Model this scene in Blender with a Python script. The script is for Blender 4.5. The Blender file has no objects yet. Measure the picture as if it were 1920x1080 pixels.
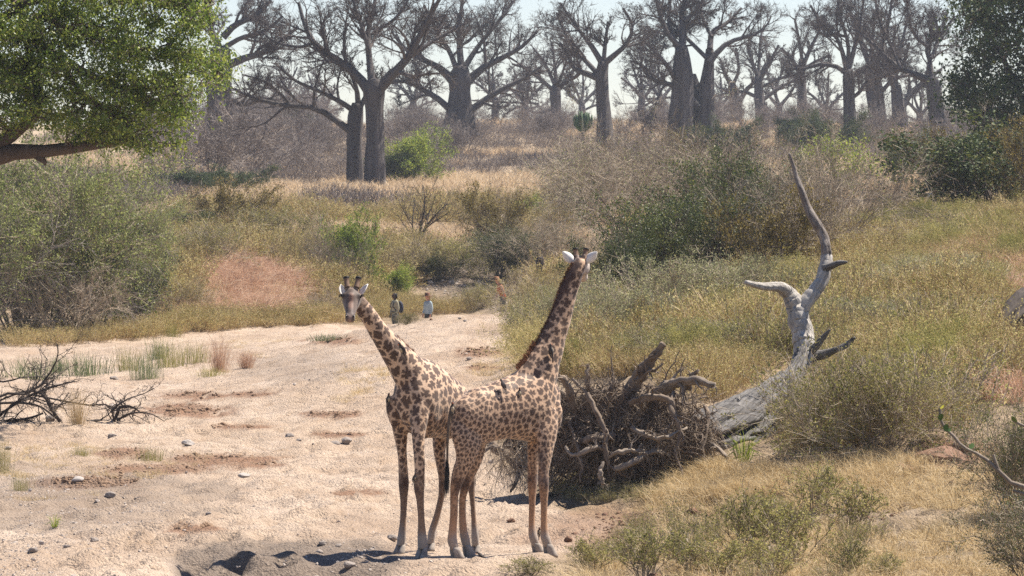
import bpy, bmesh, math, random
import numpy as np
from mathutils import Vector, Matrix, kdtree

# ------------------------------------------------------------------ camera, light, exposure
scene = bpy.context.scene
COL = scene.collection
FPX = 8040.0                     # focal length in pixels of a 1920 wide frame
CAMZ = 4.8
PITCH = math.atan((540 - 397) / FPX)
cam_d = bpy.data.cameras.new('camera')
cam = bpy.data.objects.new('camera', cam_d)
COL.objects.link(cam)
cam.location = (0, 0, CAMZ)
cam.rotation_euler = (math.pi / 2 - PITCH, 0, 0)
cam_d.sensor_width = 36
cam_d.lens = 36 * FPX / 1920
cam_d.clip_start = 0.5
cam_d.clip_end = 9000
cam_d.dof.use_dof = True
cam_d.dof.focus_distance = 60
cam_d.dof.aperture_fstop = 14
scene.camera = cam

SUN_EL = math.radians(57)
SUN_AZ = math.radians(62)         # clockwise from +Y: the sun stands to the right and a little behind
world = bpy.data.worlds.new('World')
scene.world = world
world.use_nodes = True
wn = world.node_tree
bg = wn.nodes['Background']
sky = wn.nodes.new('ShaderNodeTexSky')
sky.sky_type = 'NISHITA'
sky.sun_disc = False
sky.sun_elevation = SUN_EL
sky.sun_rotation = SUN_AZ
sky.air_density = 1.0
sky.dust_density = 0.1
sky.ozone_density = 2.2
tint = wn.nodes.new('ShaderNodeMix'); tint.data_type = 'RGBA'; tint.blend_type = 'MULTIPLY'; tint.inputs[0].default_value = 1
tint.inputs[7].default_value = (.99, .955, 1.06, 1)
wn.links.new(sky.outputs[0], tint.inputs[6]); wn.links.new(tint.outputs[2], bg.inputs[0])
bg.inputs[1].default_value = 0.064
sun_d = bpy.data.lights.new('sun', 'SUN')
sun_d.energy = 5.0
sun_d.angle = math.radians(0.6)
sun_d.color = (1.0, 0.925, 0.81)
sun = bpy.data.objects.new('sun', sun_d)
COL.objects.link(sun)
sdir = Vector((math.sin(SUN_AZ) * math.cos(SUN_EL), math.cos(SUN_AZ) * math.cos(SUN_EL), math.sin(SUN_EL)))
sun.rotation_euler = sdir.to_track_quat('Z', 'Y').to_euler()
sun.location = (20, 40, 60)
scene.view_settings.view_transform = 'Standard'
scene.view_settings.look = 'None'
scene.view_settings.gamma = 1
scene.view_settings.exposure = 1.08
scene.view_settings.use_curve_mapping = False
scene.cycles.use_denoising = False
scene.cycles.sample_clamp_indirect = 3
scene.cycles.max_bounces = 6
scene.cycles.diffuse_bounces = 3
scene.cycles.transmission_bounces = 3
scene.cycles.transparent_max_bounces = 4
scene.cycles.volume_bounces = 0
HAZE = 0.00015

# ------------------------------------------------------------------ helpers
rng = np.random.default_rng(7)
random.seed(7)
CP, SP = math.cos(PITCH), math.sin(PITCH)


def P(px, py, D):
    """world point seen at photo pixel px, py at distance D along +Y"""
    cx, cy = (px - 960) / FPX, (540 - py) / FPX
    dy = CP + cy * SP
    dz = cy * CP - SP
    return np.array((cx / dy * D, D, CAMZ + dz / dy * D))


def project(x, y, z):
    zz = z - CAMZ
    f = y * CP - zz * SP
    v = y * SP + zz * CP
    return 960 + FPX * x / f, 540 - FPX * v / f


def _hash(ix, iy, s):
    h = (ix.astype(np.int64) * 374761393 + iy.astype(np.int64) * 668265263 + s * 974634777) & 0xffffffff
    h = ((h ^ (h >> 13)) * 1274126177) & 0xffffffff
    h = (h ^ (h >> 16)) & 0xffffffff
    return h / 4294967295.0


def vnoise(x, y, s=0):
    x = np.asarray(x, float); y = np.asarray(y, float)
    ix, iy = np.floor(x), np.floor(y)
    fx, fy = x - ix, y - iy
    fx = fx * fx * (3 - 2 * fx); fy = fy * fy * (3 - 2 * fy)
    a = _hash(ix, iy, s); b = _hash(ix + 1, iy, s); c = _hash(ix, iy + 1, s); d = _hash(ix + 1, iy + 1, s)
    return (a + (b - a) * fx) * (1 - fy) + (c + (d - c) * fx) * fy


def fbm(x, y, s=0, o=3):
    t, a, n = 0, 1.0, 0
    for k in range(o):
        t = t + a * (vnoise(x * 2 ** k, y * 2 ** k, s + k) - .5)
        n += a; a *= .5
    return t / n * 2


def sstep(a, b, x):
    t = np.clip((x - a) / (b - a), 0, 1)
    return t * t * (3 - 2 * t)


def inside(poly, x, y):
    x = np.asarray(x); y = np.asarray(y)
    r = np.zeros(x.shape, bool)
    n = len(poly)
    for i in range(n):
        x1, y1 = poly[i]; x2, y2 = poly[(i + 1) % n]
        if y1 == y2:
            continue
        c = ((y1 > y) != (y2 > y)) & (x < (x2 - x1) * (y - y1) / (y2 - y1) + x1)
        r ^= c
    return r


def norm(v):
    return v / np.maximum(np.linalg.norm(v, axis=-1, keepdims=True), 1e-9)


class MB:
    """collects geometry and builds it as one mesh"""
    def __init__(self):
        self.v, self.q, self.t, self.qm, self.tm, self.n = [], [], [], [], [], 0
        self.qs, self.ts = [], []

    def add(self, v, q=None, t=None, mat=0, smooth=True):
        v = np.asarray(v, float).reshape(-1, 3)
        if q is not None and len(q):
            q = np.asarray(q, np.int64).reshape(-1, 4) + self.n
            self.q.append(q); self.qm.append(np.full(len(q), mat)); self.qs.append(np.full(len(q), smooth))
        if t is not None and len(t):
            t = np.asarray(t, np.int64).reshape(-1, 3) + self.n
            self.t.append(t); self.tm.append(np.full(len(t), mat)); self.ts.append(np.full(len(t), smooth))
        self.v.append(v); self.n += len(v)

    def tubes(self, Pn, R, S=3, mat=0, smooth=True, cap=False):
        Pn = np.asarray(Pn, float); R = np.asarray(R, float)
        if Pn.ndim == 2:
            Pn = Pn[None]; R = R[None]
        N, K, _ = Pn.shape
        if N == 0:
            return
        T = np.empty_like(Pn)
        T[:, 1:-1] = Pn[:, 2:] - Pn[:, :-2]; T[:, 0] = Pn[:, 1] - Pn[:, 0]; T[:, -1] = Pn[:, -1] - Pn[:, -2]
        T = norm(T)
        a = norm(np.cross(T.mean(1), rng.normal(size=(N, 3))))[:, None, :]
        U = norm(a - (a * T).sum(-1, keepdims=True) * T); V = np.cross(T, U)
        th = np.arange(S) / S * 2 * np.pi
        ring = Pn[:, :, None] + R[:, :, None, None] * (np.cos(th)[:, None] * U[:, :, None] + np.sin(th)[:, None] * V[:, :, None])
        idx = np.arange(N * K * S).reshape(N, K, S)
        nx = np.roll(idx, -1, axis=2)
        q = np.stack([idx[:, :-1], nx[:, :-1], nx[:, 1:], idx[:, 1:]], -1).reshape(-1, 4)
        t = None
        if cap:
            f = [[(i, 0, k + 1, k) for k in range(1, S - 1)] for i in range(N)]
            t = [(idx[i, -1, 0], idx[i, -1, k], idx[i, -1, k + 1]) for i in range(N) for k in range(1, S - 1)]
            t += [(idx[i, 0, 0], idx[i, 0, k + 1], idx[i, 0, k]) for i in range(N) for k in range(1, S - 1)]
        self.add(ring, q, t, mat, smooth)

    def leaves(self, C, size, mat=0, asp=.5, dirs=None, flat=0.0):
        C = np.asarray(C, float); N = len(C)
        if N == 0:
            return
        d = rng.normal(size=(N, 3)) if dirs is None else dirs + rng.normal(size=(N, 3)) * .5
        d = norm(d)
        w = rng.normal(size=(N, 3)); w[:, 2] *= (1 - flat)
        w = norm(np.cross(d, np.cross(w, d)))
        s = (np.asarray(size) * rng.uniform(.6, 1.3, N))[:, None]
        nrm = np.cross(d, w)
        v = np.stack([C, C + d * s * .45 + w * s * asp * .5 + nrm * s * .06, C + d * s, C + d * s * .45 - w * s * asp * .5 + nrm * s * .06], 1)
        self.add(v, np.arange(N * 4).reshape(N, 4), None, mat, False)

    def blades(self, B, D, L, W, bend=.3, mat=0):
        """grass blades: base points, directions, lengths, widths"""
        N = len(B); D = norm(np.asarray(D, float))
        L = np.broadcast_to(L, (N,))[:, None]; W = np.broadcast_to(W, (N,))[:, None]
        side = norm(np.cross(D, rng.normal(size=(N, 3))))
        h = D.copy(); h[:, 2] = 0; h = norm(h + rng.normal(size=(N, 3)) * (.4, .4, 0))
        down = np.array((0, 0, -1.0))
        M_ = B + D * L * .55
        Tp = B + D * L + (h * .5 + down * .35) * L * bend * rng.uniform(.2, 1.6, (N, 1))
        v = np.stack([B - side * W * .5, B + side * W * .5, M_ + side * W * .38, M_ - side * W * .38, Tp], 1)
        o = np.arange(N)[:, None] * 5
        self.add(v, o + np.array([0, 1, 2, 3]), o + np.array([3, 2, 4]), mat, False)

    def build(self, name, mats, parent=None, link=True, loc=None):
        me = self.mesh(name, mats)
        o = bpy.data.objects.new(name, me)
        if link:
            COL.objects.link(o)
        if parent is not None:
            o.parent = parent
        if loc is not None:
            o.location = loc
        return o

    def mesh(self, name, mats):
        me = bpy.data.meshes.new(name)
        V = np.concatenate(self.v) if self.v else np.zeros((0, 3))
        q = np.concatenate(self.q) if self.q else np.zeros((0, 4), int)
        t = np.concatenate(self.t) if self.t else np.zeros((0, 3), int)
        me.vertices.add(len(V)); me.vertices.foreach_set('co', V.astype(np.float32).ravel())
        nl = q.size + t.size
        me.loops.add(nl)
        me.loops.foreach_set('vertex_index', np.concatenate([q.ravel(), t.ravel()]).astype(np.int32))
        npoly = len(q) + len(t)
        me.polygons.add(npoly)
        st = np.concatenate([np.arange(len(q)) * 4, q.size + np.arange(len(t)) * 3])
        me.polygons.foreach_set('loop_start', st.astype(np.int32))
        mi = np.concatenate(self.qm + self.tm) if npoly else np.zeros(0)
        me.polygons.foreach_set('material_index', mi.astype(np.int32))
        sm = np.concatenate(self.qs + self.ts) if npoly else np.zeros(0)
        me.polygons.foreach_set('use_smooth', sm.astype(bool))
        for m in (mats if isinstance(mats, (list, tuple)) else [mats]):
            me.materials.append(m)
        me.update(calc_edges=True)
        return me


def grow(Pn, R, n, tr=(.2, 1), ang=(30, 70), ln=(.4, .7), K=4, wig=.15, up=0., rr=.6, taper=.3, rmin=0.0, absl=None, side=None):
    """n children on each parent polyline"""
    N, K0, _ = Pn.shape
    seg = Pn[:, 1:] - Pn[:, :-1]
    PL = np.linalg.norm(seg, axis=2).sum(1)
    t = rng.uniform(tr[0], tr[1], (N, n))
    f = t * (K0 - 1) * .9999
    i = f.astype(int); fr = f - i
    r_ = np.arange(N)[:, None]
    A = Pn[r_, i] * (1 - fr[..., None]) + Pn[r_, i + 1] * fr[..., None]
    Tn = norm(Pn[r_, i + 1] - Pn[r_, i])
    Rb = (R[r_, i] * (1 - fr) + R[r_, i + 1] * fr) * rr
    perp = norm(np.cross(Tn, rng.normal(size=(N, n, 3))))
    a = np.radians(rng.uniform(ang[0], ang[1], (N, n)))[..., None]
    d = norm(Tn * np.cos(a) + perp * np.sin(a) + np.array((0, 0, up)))
    L = (PL[:, None] * rng.uniform(ln[0], ln[1], (N, n)) * (1.15 - .55 * t)) if absl is None else rng.uniform(absl[0], absl[1], (N, n))
    A = A.reshape(-1, 3); d = d.reshape(-1, 3); L = L.reshape(-1); Rb = np.maximum(Rb.reshape(-1), rmin)
    pts = [A]
    for k in range(K - 1):
        pts.append(pts[-1] + d * (L / (K - 1))[:, None])
        d = norm(d + rng.normal(size=d.shape) * wig + np.array((0, 0, up * .5)))
    P2 = np.stack(pts, 1)
    R2 = Rb[:, None] * np.linspace(1, taper, K)[None]
    return P2, np.maximum(R2, rmin * .6)


def spline(pts, n):
    """Catmull-Rom through rows of pts (any columns), n samples per span"""
    p = np.asarray(pts, float)
    p = np.vstack([2 * p[0] - p[1], p, 2 * p[-1] - p[-2]])
    out = []
    for i in range(1, len(p) - 2):
        for k in range(n):
            t = k / n
            out.append(.5 * ((2 * p[i]) + (-p[i - 1] + p[i + 1]) * t + (2 * p[i - 1] - 5 * p[i] + 4 * p[i + 1] - p[i + 2]) * t * t
                             + (-p[i - 1] + 3 * p[i] - 3 * p[i + 1] + p[i + 2]) * t ** 3))
    out.append(p[-2])
    return np.array(out)


def loft(mb, st, lat, n=4, S=20, mat=0, egg=0.0, close=True):
    """st rows: x y z ra(lateral) rb; lat = lateral axis. returns centres, normals(rb axis), radii"""
    s = spline(st, n)
    C, ra, rb = s[:, :3], np.maximum(s[:, 3], .004), np.maximum(s[:, 4], .004)
    T = np.gradient(C, axis=0); T = norm(T)
    lat = np.asarray(lat, float)
    if lat.ndim == 1:
        lat = np.repeat(lat[None], len(C), 0)
    U = norm(lat - (lat * T).sum(1, keepdims=True) * T)
    V = np.cross(T, U)
    th = np.arange(S) / S * 2 * np.pi
    c, sn = np.cos(th), np.sin(th)
    ring = C[:, None] + (ra[:, None] * c[None] * (1 - egg * sn[None]))[..., None] * U[:, None] + (rb[:, None] * sn[None])[..., None] * V[:, None]
    K = len(C)
    idx = np.arange(K * S).reshape(K, S); nx = np.roll(idx, -1, 1)
    q = np.stack([idx[:-1], nx[:-1], nx[1:], idx[1:]], -1).reshape(-1, 4)
    verts = ring.reshape(-1, 3)
    t = None
    if close:
        verts = np.vstack([verts, C[0], C[-1]])
        a, b = K * S, K * S + 1
        t = [(a, (k + 1) % S, k) for k in range(S)] + [(b, idx[-1, k], idx[-1, (k + 1) % S]) for k in range(S)]
    mb.add(verts, q, t, mat)
    return C, V, ra, rb, T


def tag(o, label=None, cat=None, group=None, kind=None):
    if label: o['label'] = label
    if cat: o['category'] = cat
    if group: o['group'] = group
    if kind: o['kind'] = kind
    return o


def empty(name, loc=(0, 0, 0), rz=0, label=None, cat=None, group=None, scale=1.0):
    o = bpy.data.objects.new(name, None)
    COL.objects.link(o)
    o.location = loc; o.rotation_euler = (0, 0, rz); o.scale = (scale,) * 3 if not isinstance(scale, tuple) else scale
    o.empty_display_size = .2
    return tag(o, label, cat, group)


def copy_tree(o, parent=None):
    c = o.copy(); COL.objects.link(c)
    if parent is not None:
        c.parent = parent
    for ch in list(o.children):
        copy_tree(ch, c)
    return c


# ------------------------------------------------------------------ materials
def newmat(name):
    m = bpy.data.materials.new(name); m.use_nodes = True
    nt = m.node_tree
    b = nt.nodes['Principled BSDF']
    b.inputs['Roughness'].default_value = .85
    b.inputs['Specular IOR Level'].default_value = .25
    return m, nt, b


def ramp(nt, fac, stops):
    r = nt.nodes.new('ShaderNodeValToRGB')
    e = r.color_ramp.elements
    while len(e) < len(stops):
        e.new(.5)
    for i, (p, c) in enumerate(stops):
        e[i].position = p; e[i].color = (*c, 1)
    nt.links.new(fac, r.inputs[0])
    return r.outputs[0]


def noise(nt, scale, detail=4, vec=None, rough=.6, dist=0.0):
    n = nt.nodes.new('ShaderNodeTexNoise')
    n.inputs['Scale'].default_value = scale; n.inputs['Detail'].default_value = detail
    n.inputs['Roughness'].default_value = rough; n.inputs['Distortion'].default_value = dist
    if vec is not None:
        nt.links.new(vec, n.inputs['Vector'])
    return n.outputs['Fac']


def objcoord(nt, scale=(1, 1, 1), kind='Object'):
    tc = nt.nodes.new('ShaderNodeTexCoord')
    mp = nt.nodes.new('ShaderNodeMapping')
    mp.inputs['Scale'].default_value = scale
    nt.links.new(tc.outputs[kind], mp.inputs[0])
    return mp.outputs[0]


def mixc(nt, f, a, b, mode='MIX'):
    m = nt.nodes.new('ShaderNodeMix'); m.data_type = 'RGBA'; m.blend_type = mode
    for s, v in ((m.inputs[0], f), (m.inputs[6], a), (m.inputs[7], b)):
        if isinstance(v, (int, float)):
            s.default_value = v
        elif isinstance(v, tuple):
            s.default_value = (*v, 1)
        else:
            nt.links.new(v, s)
    return m.outputs[2]


def bump(nt, b, h, strength=.4, dist=.02):
    bp = nt.nodes.new('ShaderNodeBump')
    bp.inputs['Strength'].default_value = strength; bp.inputs['Distance'].default_value = dist
    nt.links.new(h, bp.inputs['Height']); nt.links.new(bp.outputs[0], b.inputs['Normal'])


def leafmat(name, cols, trans=.35, rough=.6, spec=.3):
    """colour varies from leaf to leaf and from clump to clump"""
    m, nt, b = newmat(name)
    g = nt.nodes.new('ShaderNodeNewGeometry')
    oi = nt.nodes.new('ShaderNodeObjectInfo')
    n = noise(nt, 1.3, 2, objcoord(nt))
    mx = nt.nodes.new('ShaderNodeMath'); mx.operation = 'MULTIPLY_ADD'
    nt.links.new(n, mx.inputs[0]); mx.inputs[1].default_value = .9
    ad = nt.nodes.new('ShaderNodeMath'); ad.operation = 'MULTIPLY'; ad.inputs[1].default_value = .55
    nt.links.new(g.outputs['Random Per Island'], ad.inputs[0]); nt.links.new(ad.outputs[0], mx.inputs[2])
    a2 = nt.nodes.new('ShaderNodeMath'); a2.operation = 'MULTIPLY_ADD'; a2.inputs[1].default_value = .3
    nt.links.new(oi.outputs['Random'], a2.inputs[0]); nt.links.new(mx.outputs[0], a2.inputs[2])
    sb = nt.nodes.new('ShaderNodeMath'); sb.operation = 'SUBTRACT'; sb.inputs[1].default_value = .38
    nt.links.new(a2.outputs[0], sb.inputs[0])
    k = len(cols)
    c = ramp(nt, sb.outputs[0], [((i + .5) / k, cc) for i, cc in enumerate(cols)])
    nt.links.new(c, b.inputs['Base Color'])
    b.inputs['Roughness'].default_value = rough; b.inputs['Specular IOR Level'].default_value = spec
    if trans > 0:
        tr = nt.nodes.new('ShaderNodeBsdfTranslucent')
        nt.links.new(c, tr.inputs[0])
        ms = nt.nodes.new('ShaderNodeMixShader'); ms.inputs[0].default_value = trans
        nt.links.new(b.outputs[0], ms.inputs[1]); nt.links.new(tr.outputs[0], ms.inputs[2])
        nt.links.new(ms.outputs[0], nt.nodes['Material Output'].inputs[0])
    return m


def barkmat(name, c1, c2, sc=6, zs=.25, bs=.5, bd=.03, rough=.85):
    m, nt, b = newmat(name)
    v = objcoord(nt, (1, 1, zs))
    n1 = noise(nt, sc, 6, v, .65, .4)
    n2 = noise(nt, sc * .2, 3, objcoord(nt))
    c = ramp(nt, n1, [(.32, c1), (.62, c2)])
    c = mixc(nt, n2, c, tuple(x * .72 for x in c1))
    nt.links.new(c, b.inputs['Base Color']); b.inputs['Roughness'].default_value = rough
    bump(nt, b, n1, bs, bd)
    return m


def plain(name, c, rough=.8, var=.25, sc=8, bs=.0):
    m, nt, b = newmat(name)
    n = noise(nt, sc, 4, objcoord(nt))
    cc = ramp(nt, n, [(.3, tuple(x * (1 - var) for x in c)), (.7, tuple(min(1, x * (1 + var)) for x in c))])
    nt.links.new(cc, b.inputs['Base Color']); b.inputs['Roughness'].default_value = rough
    if bs:
        bump(nt, b, n, bs, .02)
    return m


M = {}
M['bark_baobab'] = barkmat('baobab_bark', (.06, .052, .05), (.165, .145, .138), 1.6, .16, .8, .25)
M['twig_far'] = barkmat('far_twig_bark', (.075, .06, .055), (.17, .14, .125), 3, .4, .2)
M['bark_brown'] = barkmat('brown_bark', (.075, .055, .045), (.20, .155, .125), 7, .2, .6, .02)
M['dead_dark'] = barkmat('dark_dead_twigs', (.045, .035, .03), (.12, .095, .08), 9, .3, .4, .01)
M['twig_grey'] = leafmat('grey_twigs', [(.11, .09, .08), (.20, .165, .145), (.34, .29, .25)], 0, .8)
M['twig_tan'] = leafmat('tan_twigs', [(.15, .115, .08), (.28, .22, .155), (.48, .40, .30)], 0, .8)
M['root'] = barkmat('root_wood', (.13, .092, .065), (.33, .26, .20), 8, .3, .7, .02)
M['log'] = barkmat('weathered_log', (.07, .065, .062), (.30, .28, .262), 20, .08, 1.0, .05)
M['leaf_fig'] = leafmat('broad_green_leaf', [(.035, .06, .010), (.09, .145, .02), (.19, .25, .04), (.38, .41, .08)], .48, .42, .5)
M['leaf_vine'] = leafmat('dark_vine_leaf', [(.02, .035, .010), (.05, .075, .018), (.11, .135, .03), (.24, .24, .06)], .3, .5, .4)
M['leaf_dark'] = leafmat('dark_evergreen_leaf', [(.015, .032, .012), (.035, .065, .018), (.075, .10, .025), (.14, .14, .03)], .25, .6)
M['leaf_olive'] = leafmat('small_olive_leaf', [(.09, .11, .03), (.18, .21, .06), (.30, .33, .10), (.42, .44, .17)], .4)
M['leaf_bright'] = leafmat('bright_green_leaf', [(.08, .13, .02), (.18, .25, .035), (.33, .39, .06), (.52, .52, .10)], .45)
M['leaf_rust'] = leafmat('rusty_olive_leaf', [(.06, .05, .02), (.14, .10, .03), (.22, .17, .04), (.32, .24, .05)], .3)
M['herb'] = leafmat('dry_herb', [(.14, .125, .045), (.32, .275, .10), (.50, .42, .18), (.64, .55, .29)], .4, .8, .08)
M['herb_grey'] = leafmat('grey_green_herb', [(.10, .105, .05), (.21, .215, .10), (.36, .36, .18), (.54, .52, .31)], .4, .8, .08)
M['herb_green'] = leafmat('green_herb', [(.09, .095, .03), (.20, .195, .06), (.33, .305, .10), (.48, .42, .17)], .4, .8, .08)
M['straw'] = leafmat('dry_straw', [(.30, .21, .10), (.50, .37, .19), (.64, .50, .29), (.74, .61, .40)], .35)
M['straw_pink'] = leafmat('pinkish_dry_grass', [(.32, .22, .12), (.54, .40, .24), (.68, .53, .35), (.76, .63, .45)], .35)
M['grass_red'] = leafmat('reddish_plume_grass', [(.28, .15, .09), (.46, .27, .17), (.60, .40, .27), (.70, .55, .40)], .35)
M['grass_blue'] = leafmat('bluish_green_blades', [(.06, .085, .04), (.13, .17, .075), (.24, .28, .13), (.42, .42, .22)], .3)

# ------------------------------------------------------------------ terrain
CTRL = [(x, 1250, 45) for x in (-300, 400, 1000, 1500, 2200)]
CTRL += [(-200, 1080, 56.5), (0, 1080, 56.5), (500, 1080, 56.5), (960, 1080, 56.5), (1300, 1080, 56.5), (1500, 1080, 56.3), (1700, 1080, 56), (1920, 1080, 55), (2200, 1060, 55)]
CTRL += [(-250, 960, 68.5), (100, 1000, 64), (400, 1000, 64), (620, 1000, 64), (750, 1040, 60), (1030, 1036, 60.4), (857, 1043, 59.75), (849, 1035.5, 61.2), (1100, 1000, 64)]
CTRL += [(-250, 900, 76.7), (0, 900, 76.7), (300, 900, 76.7), (600, 900, 76.7), (900, 905, 76), (-250, 800, 95.8), (0, 800, 95.8), (300, 800, 95.8), (600, 810, 93), (900, 810, 88)]
CTRL += [(-250, 700, 127), (0, 700, 127), (250, 700, 127), (-250, 655, 150), (0, 655, 150), (250, 650, 152), (480, 642, 156)]
CTRL += [(740, 612, 135), (870, 590, 138), (960, 588, 138), (640, 637, 135), (500, 684, 128), (700, 700, 105), (850, 700, 105), (850, 640, 120), (950, 700, 103), (620, 760, 100), (560, 700, 115)]
CTRL += [(740, 627, 178), (850, 627, 178), (900, 615, 178), (640, 622, 172), (940, 598, 180), (1000, 588, 172), (1015, 553, 190)]
CTRL += [(800, 590, 200), (900, 575, 205), (850, 520, 212), (950, 500, 215), (700, 560, 205), (700, 470, 225), (850, 465, 230), (950, 440, 250)]
CTRL += [(-250, 640, 160), (0, 640, 160), (280, 626, 168), (450, 612, 175), (600, 602, 180), (450, 540, 195), (450, 470, 215), (450, 400, 250), (450, 352, 300), (0, 500, 190), (0, 400, 230), (0, 330, 320),
         (-250, 500, 190), (-250, 400, 230), (-250, 330, 320), (250, 480, 205), (250, 400, 245)]
CTRL += [(700, 400, 270), (700, 357, 320), (300, 360, 310), (1000, 355, 320), (1000, 415, 265), (600, 430, 240)]
for X in (-250, 300, 700, 1000, 1300, 1650, 2150):
    CTRL += [(X, 290, 420), (X, 236, 540), (X, 284, 800), (X, 300, 1500)]
CTRL += [(1000, 640, 118), (990, 590, 140), (1080, 700, 95), (1080, 600, 130), (1100, 540, 165), (1150, 480, 190), (1250, 600, 120), (1300, 520, 150), (1300, 430, 200), (1300, 350, 290),
         (1500, 600, 115), (1500, 500, 145), (1600, 425, 180), (1600, 350, 260), (1900, 402, 170), (2200, 400, 170), (1900, 500, 125), (1900, 600, 100), (2200, 600, 98), (1900, 340, 250), (2200, 340, 250)]
CTRL += [(1900, 700, 85), (1700, 700, 88), (1500, 700, 90), (1300, 700, 90), (1100, 940, 71), (1000, 930, 72.4), (1250, 790, 82), (1400, 850, 73), (1700, 830, 73), (1800, 782, 76), (1900, 750, 78), (2200, 740, 78),
         (1700, 900, 67), (1900, 880, 66), (2200, 860, 66), (1500, 950, 66), (1500, 1000, 62), (1300, 950, 69), (1300, 1020, 61.9), (1900, 1000, 60), (2200, 1000, 60)]
cpx = np.array(CTRL, float)
_cz = np.array([P(*c)[2] for c in CTRL])
KU, KV = 10.0, 3.2


def _uv(x, y):
    return np.clip(x / y, -.16, .16) * KU, np.log(y) * KV


_cu = np.array([np.clip((c[0] - 960) / FPX, -.16, .16) * KU for c in CTRL]); _cv = np.log(cpx[:, 2]) * KV


def _k(r2):
    return r2 * np.log(r2 + 1e-12)


_A = _k((_cu[:, None] - _cu[None]) ** 2 + (_cv[:, None] - _cv[None]) ** 2)
_n = len(_cu)
_A += np.eye(_n) * .004
_Pm = np.stack([np.ones(_n), _cu, _cv], 1)
_S = np.block([[_A, _Pm], [_Pm.T, np.zeros((3, 3))]])
_w = np.linalg.solve(_S, np.concatenate([_cz, np.zeros(3)]))


def base_z(x, y):
    x = np.asarray(x, float); y = np.asarray(y, float)
    sh = x.shape
    u, v = _uv(x.ravel(), np.clip(y.ravel(), 40, 1500))
    out = np.empty(u.size)
    for i in range(0, u.size, 20000):
        a, b = u[i:i + 20000], v[i:i + 20000]
        out[i:i + 20000] = _k((a[:, None] - _cu) ** 2 + (b[:, None] - _cv) ** 2) @ _w[:_n] + _w[_n] + _w[_n + 1] * a + _w[_n + 2] * b
    return out.reshape(sh)


def ground(x, y):
    x = np.asarray(x, float); y = np.asarray(y, float)
    z = base_z(x, y)
    # the gully whose near edge the photo shows in the bottom left
    lip = 59.2 + .7 * fbm(x * .5, y * 0 + 3.3, 5) - .25 * (x + 3)* .3
    gx = sstep(-5.0, -3.6, x) * (1 - sstep(-2.1, -.9, x))
    z = z - .55 * gx * sstep(0, 1.9, lip - y)
    near = 1 - sstep(150, 420, y)
    calm = 1 - .75 * np.exp(-(((x + .6) / 1.9) ** 2 + ((y - 60.3) / 1.3) ** 2))
    z = z + calm * near * (.075 * fbm(x * .45, y * .3, 11, 3) + .08 * fbm(x * 1.6, y * 1.0, 17, 2) + .12 * np.minimum(0, fbm(x * 2.7, y * 1.3, 31, 2) + .1) * 2 - .05 * sstep(.62, .8, vnoise(x * 2.1, y * 1.2, 57)) + .03 * sstep(.5, .62, vnoise(x * 2.1, y * 1.2, 57)))
    z = z + sstep(140, 260, y) * .5 * fbm(x * .07, y * .05, 23, 3)
    # cracked earth bank at the right
    bx, by = x - 6.55, y - 70.5
    z = z + .32 * np.exp(-(bx / 1.1) ** 2) * sstep(-.3, .3, by + .25 * fbm(x * 2.2, y * .1, 3)) * np.exp(-(np.maximum(by, 0) / 4) ** 2)
    return z


_gx = np.linspace(-400, 2320, 180)
_gd = np.exp(np.linspace(math.log(50), math.log(900), 900))
_X = (_gx[:, None] - 960) / FPX * _gd[None]
_Y = np.repeat(_gd[None], len(_gx), 0)
_Z = ground(_X, _Y)
_, _PY = project(_X, _Y, _Z)
_PYm = np.minimum.accumulate(_PY, axis=1)


def hit(px, py):
    """visible ground point under a photo pixel -> x, y, z"""
    i = int(np.clip(round((px + 400) / 2720 * 179), 0, 179))
    row = _PYm[i]
    k = int(np.searchsorted(-row, -py))
    k = min(k, len(_gd) - 1)
    D = _gd[k]
    x = (px - 960) / FPX * D
    return np.array((x, D, float(ground(x, D))))


def onground(px, D):
    x = (px - 960) / FPX * D
    return np.array((x, D, float(ground(x, D))))


_ys = np.concatenate([np.exp(np.arange(math.log(18), math.log(50), .012)), np.exp(np.arange(math.log(50), math.log(105), .0020)), np.exp(np.arange(math.log(105), math.log(200), .0040)),
                      np.exp(np.arange(math.log(200), math.log(1100), .009)), np.exp(np.arange(math.log(1100), math.log(8000), .09))])
_us = np.linspace(-1, 1, 241)
_us = np.sign(_us) * np.abs(_us) ** 1.0
wfun = np.where(_ys < 1100, .17 * _ys + 2, .17 * _ys + 2 + (_ys - 1100) * .8)
TX = _us[None] * wfun[:, None]
TY = np.repeat(_ys[:, None], len(_us), 1)
TZ = ground(TX, TY)
# hoof prints and scuffs trampled into the sand
_pr = np.random.default_rng(21)
for _ in range(2600):
    D_ = 54 * (140 / 54) ** (_pr.random() ** 1.15); x_ = (_pr.uniform(-40, 1120) - 960) / FPX * D_
    if vnoise(x_ * .45, D_ * .22, 63) < .40 or (-2.1 < x_ < 1.2 and 58.8 < D_ < 62.2): continue
    r_ = _pr.uniform(.10, .26); dp_ = _pr.uniform(.025, .07)
    a_, b_ = np.searchsorted(_ys, [D_ - 3 * r_, D_ + 3 * r_])
    if b_ <= a_: continue
    w_ = wfun[(a_ + b_) // 2]; c_, d_ = np.searchsorted(_us, [(x_ - 2.2 * r_) / w_, (x_ + 2.2 * r_) / w_])
    q_ = ((TX[a_:b_, c_:d_] - x_) / r_) ** 2 + ((TY[a_:b_, c_:d_] - D_) / (r_ * 1.5)) ** 2
    TZ[a_:b_, c_:d_] += dp_ * (-1.2 * np.exp(-q_ * 1.6) + .75 * np.exp(-(np.sqrt(q_) - 1.25) ** 2 * 6))
tm = MB()
K_, S_ = TX.shape
ii = np.arange(K_ * S_).reshape(K_, S_)
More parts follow.
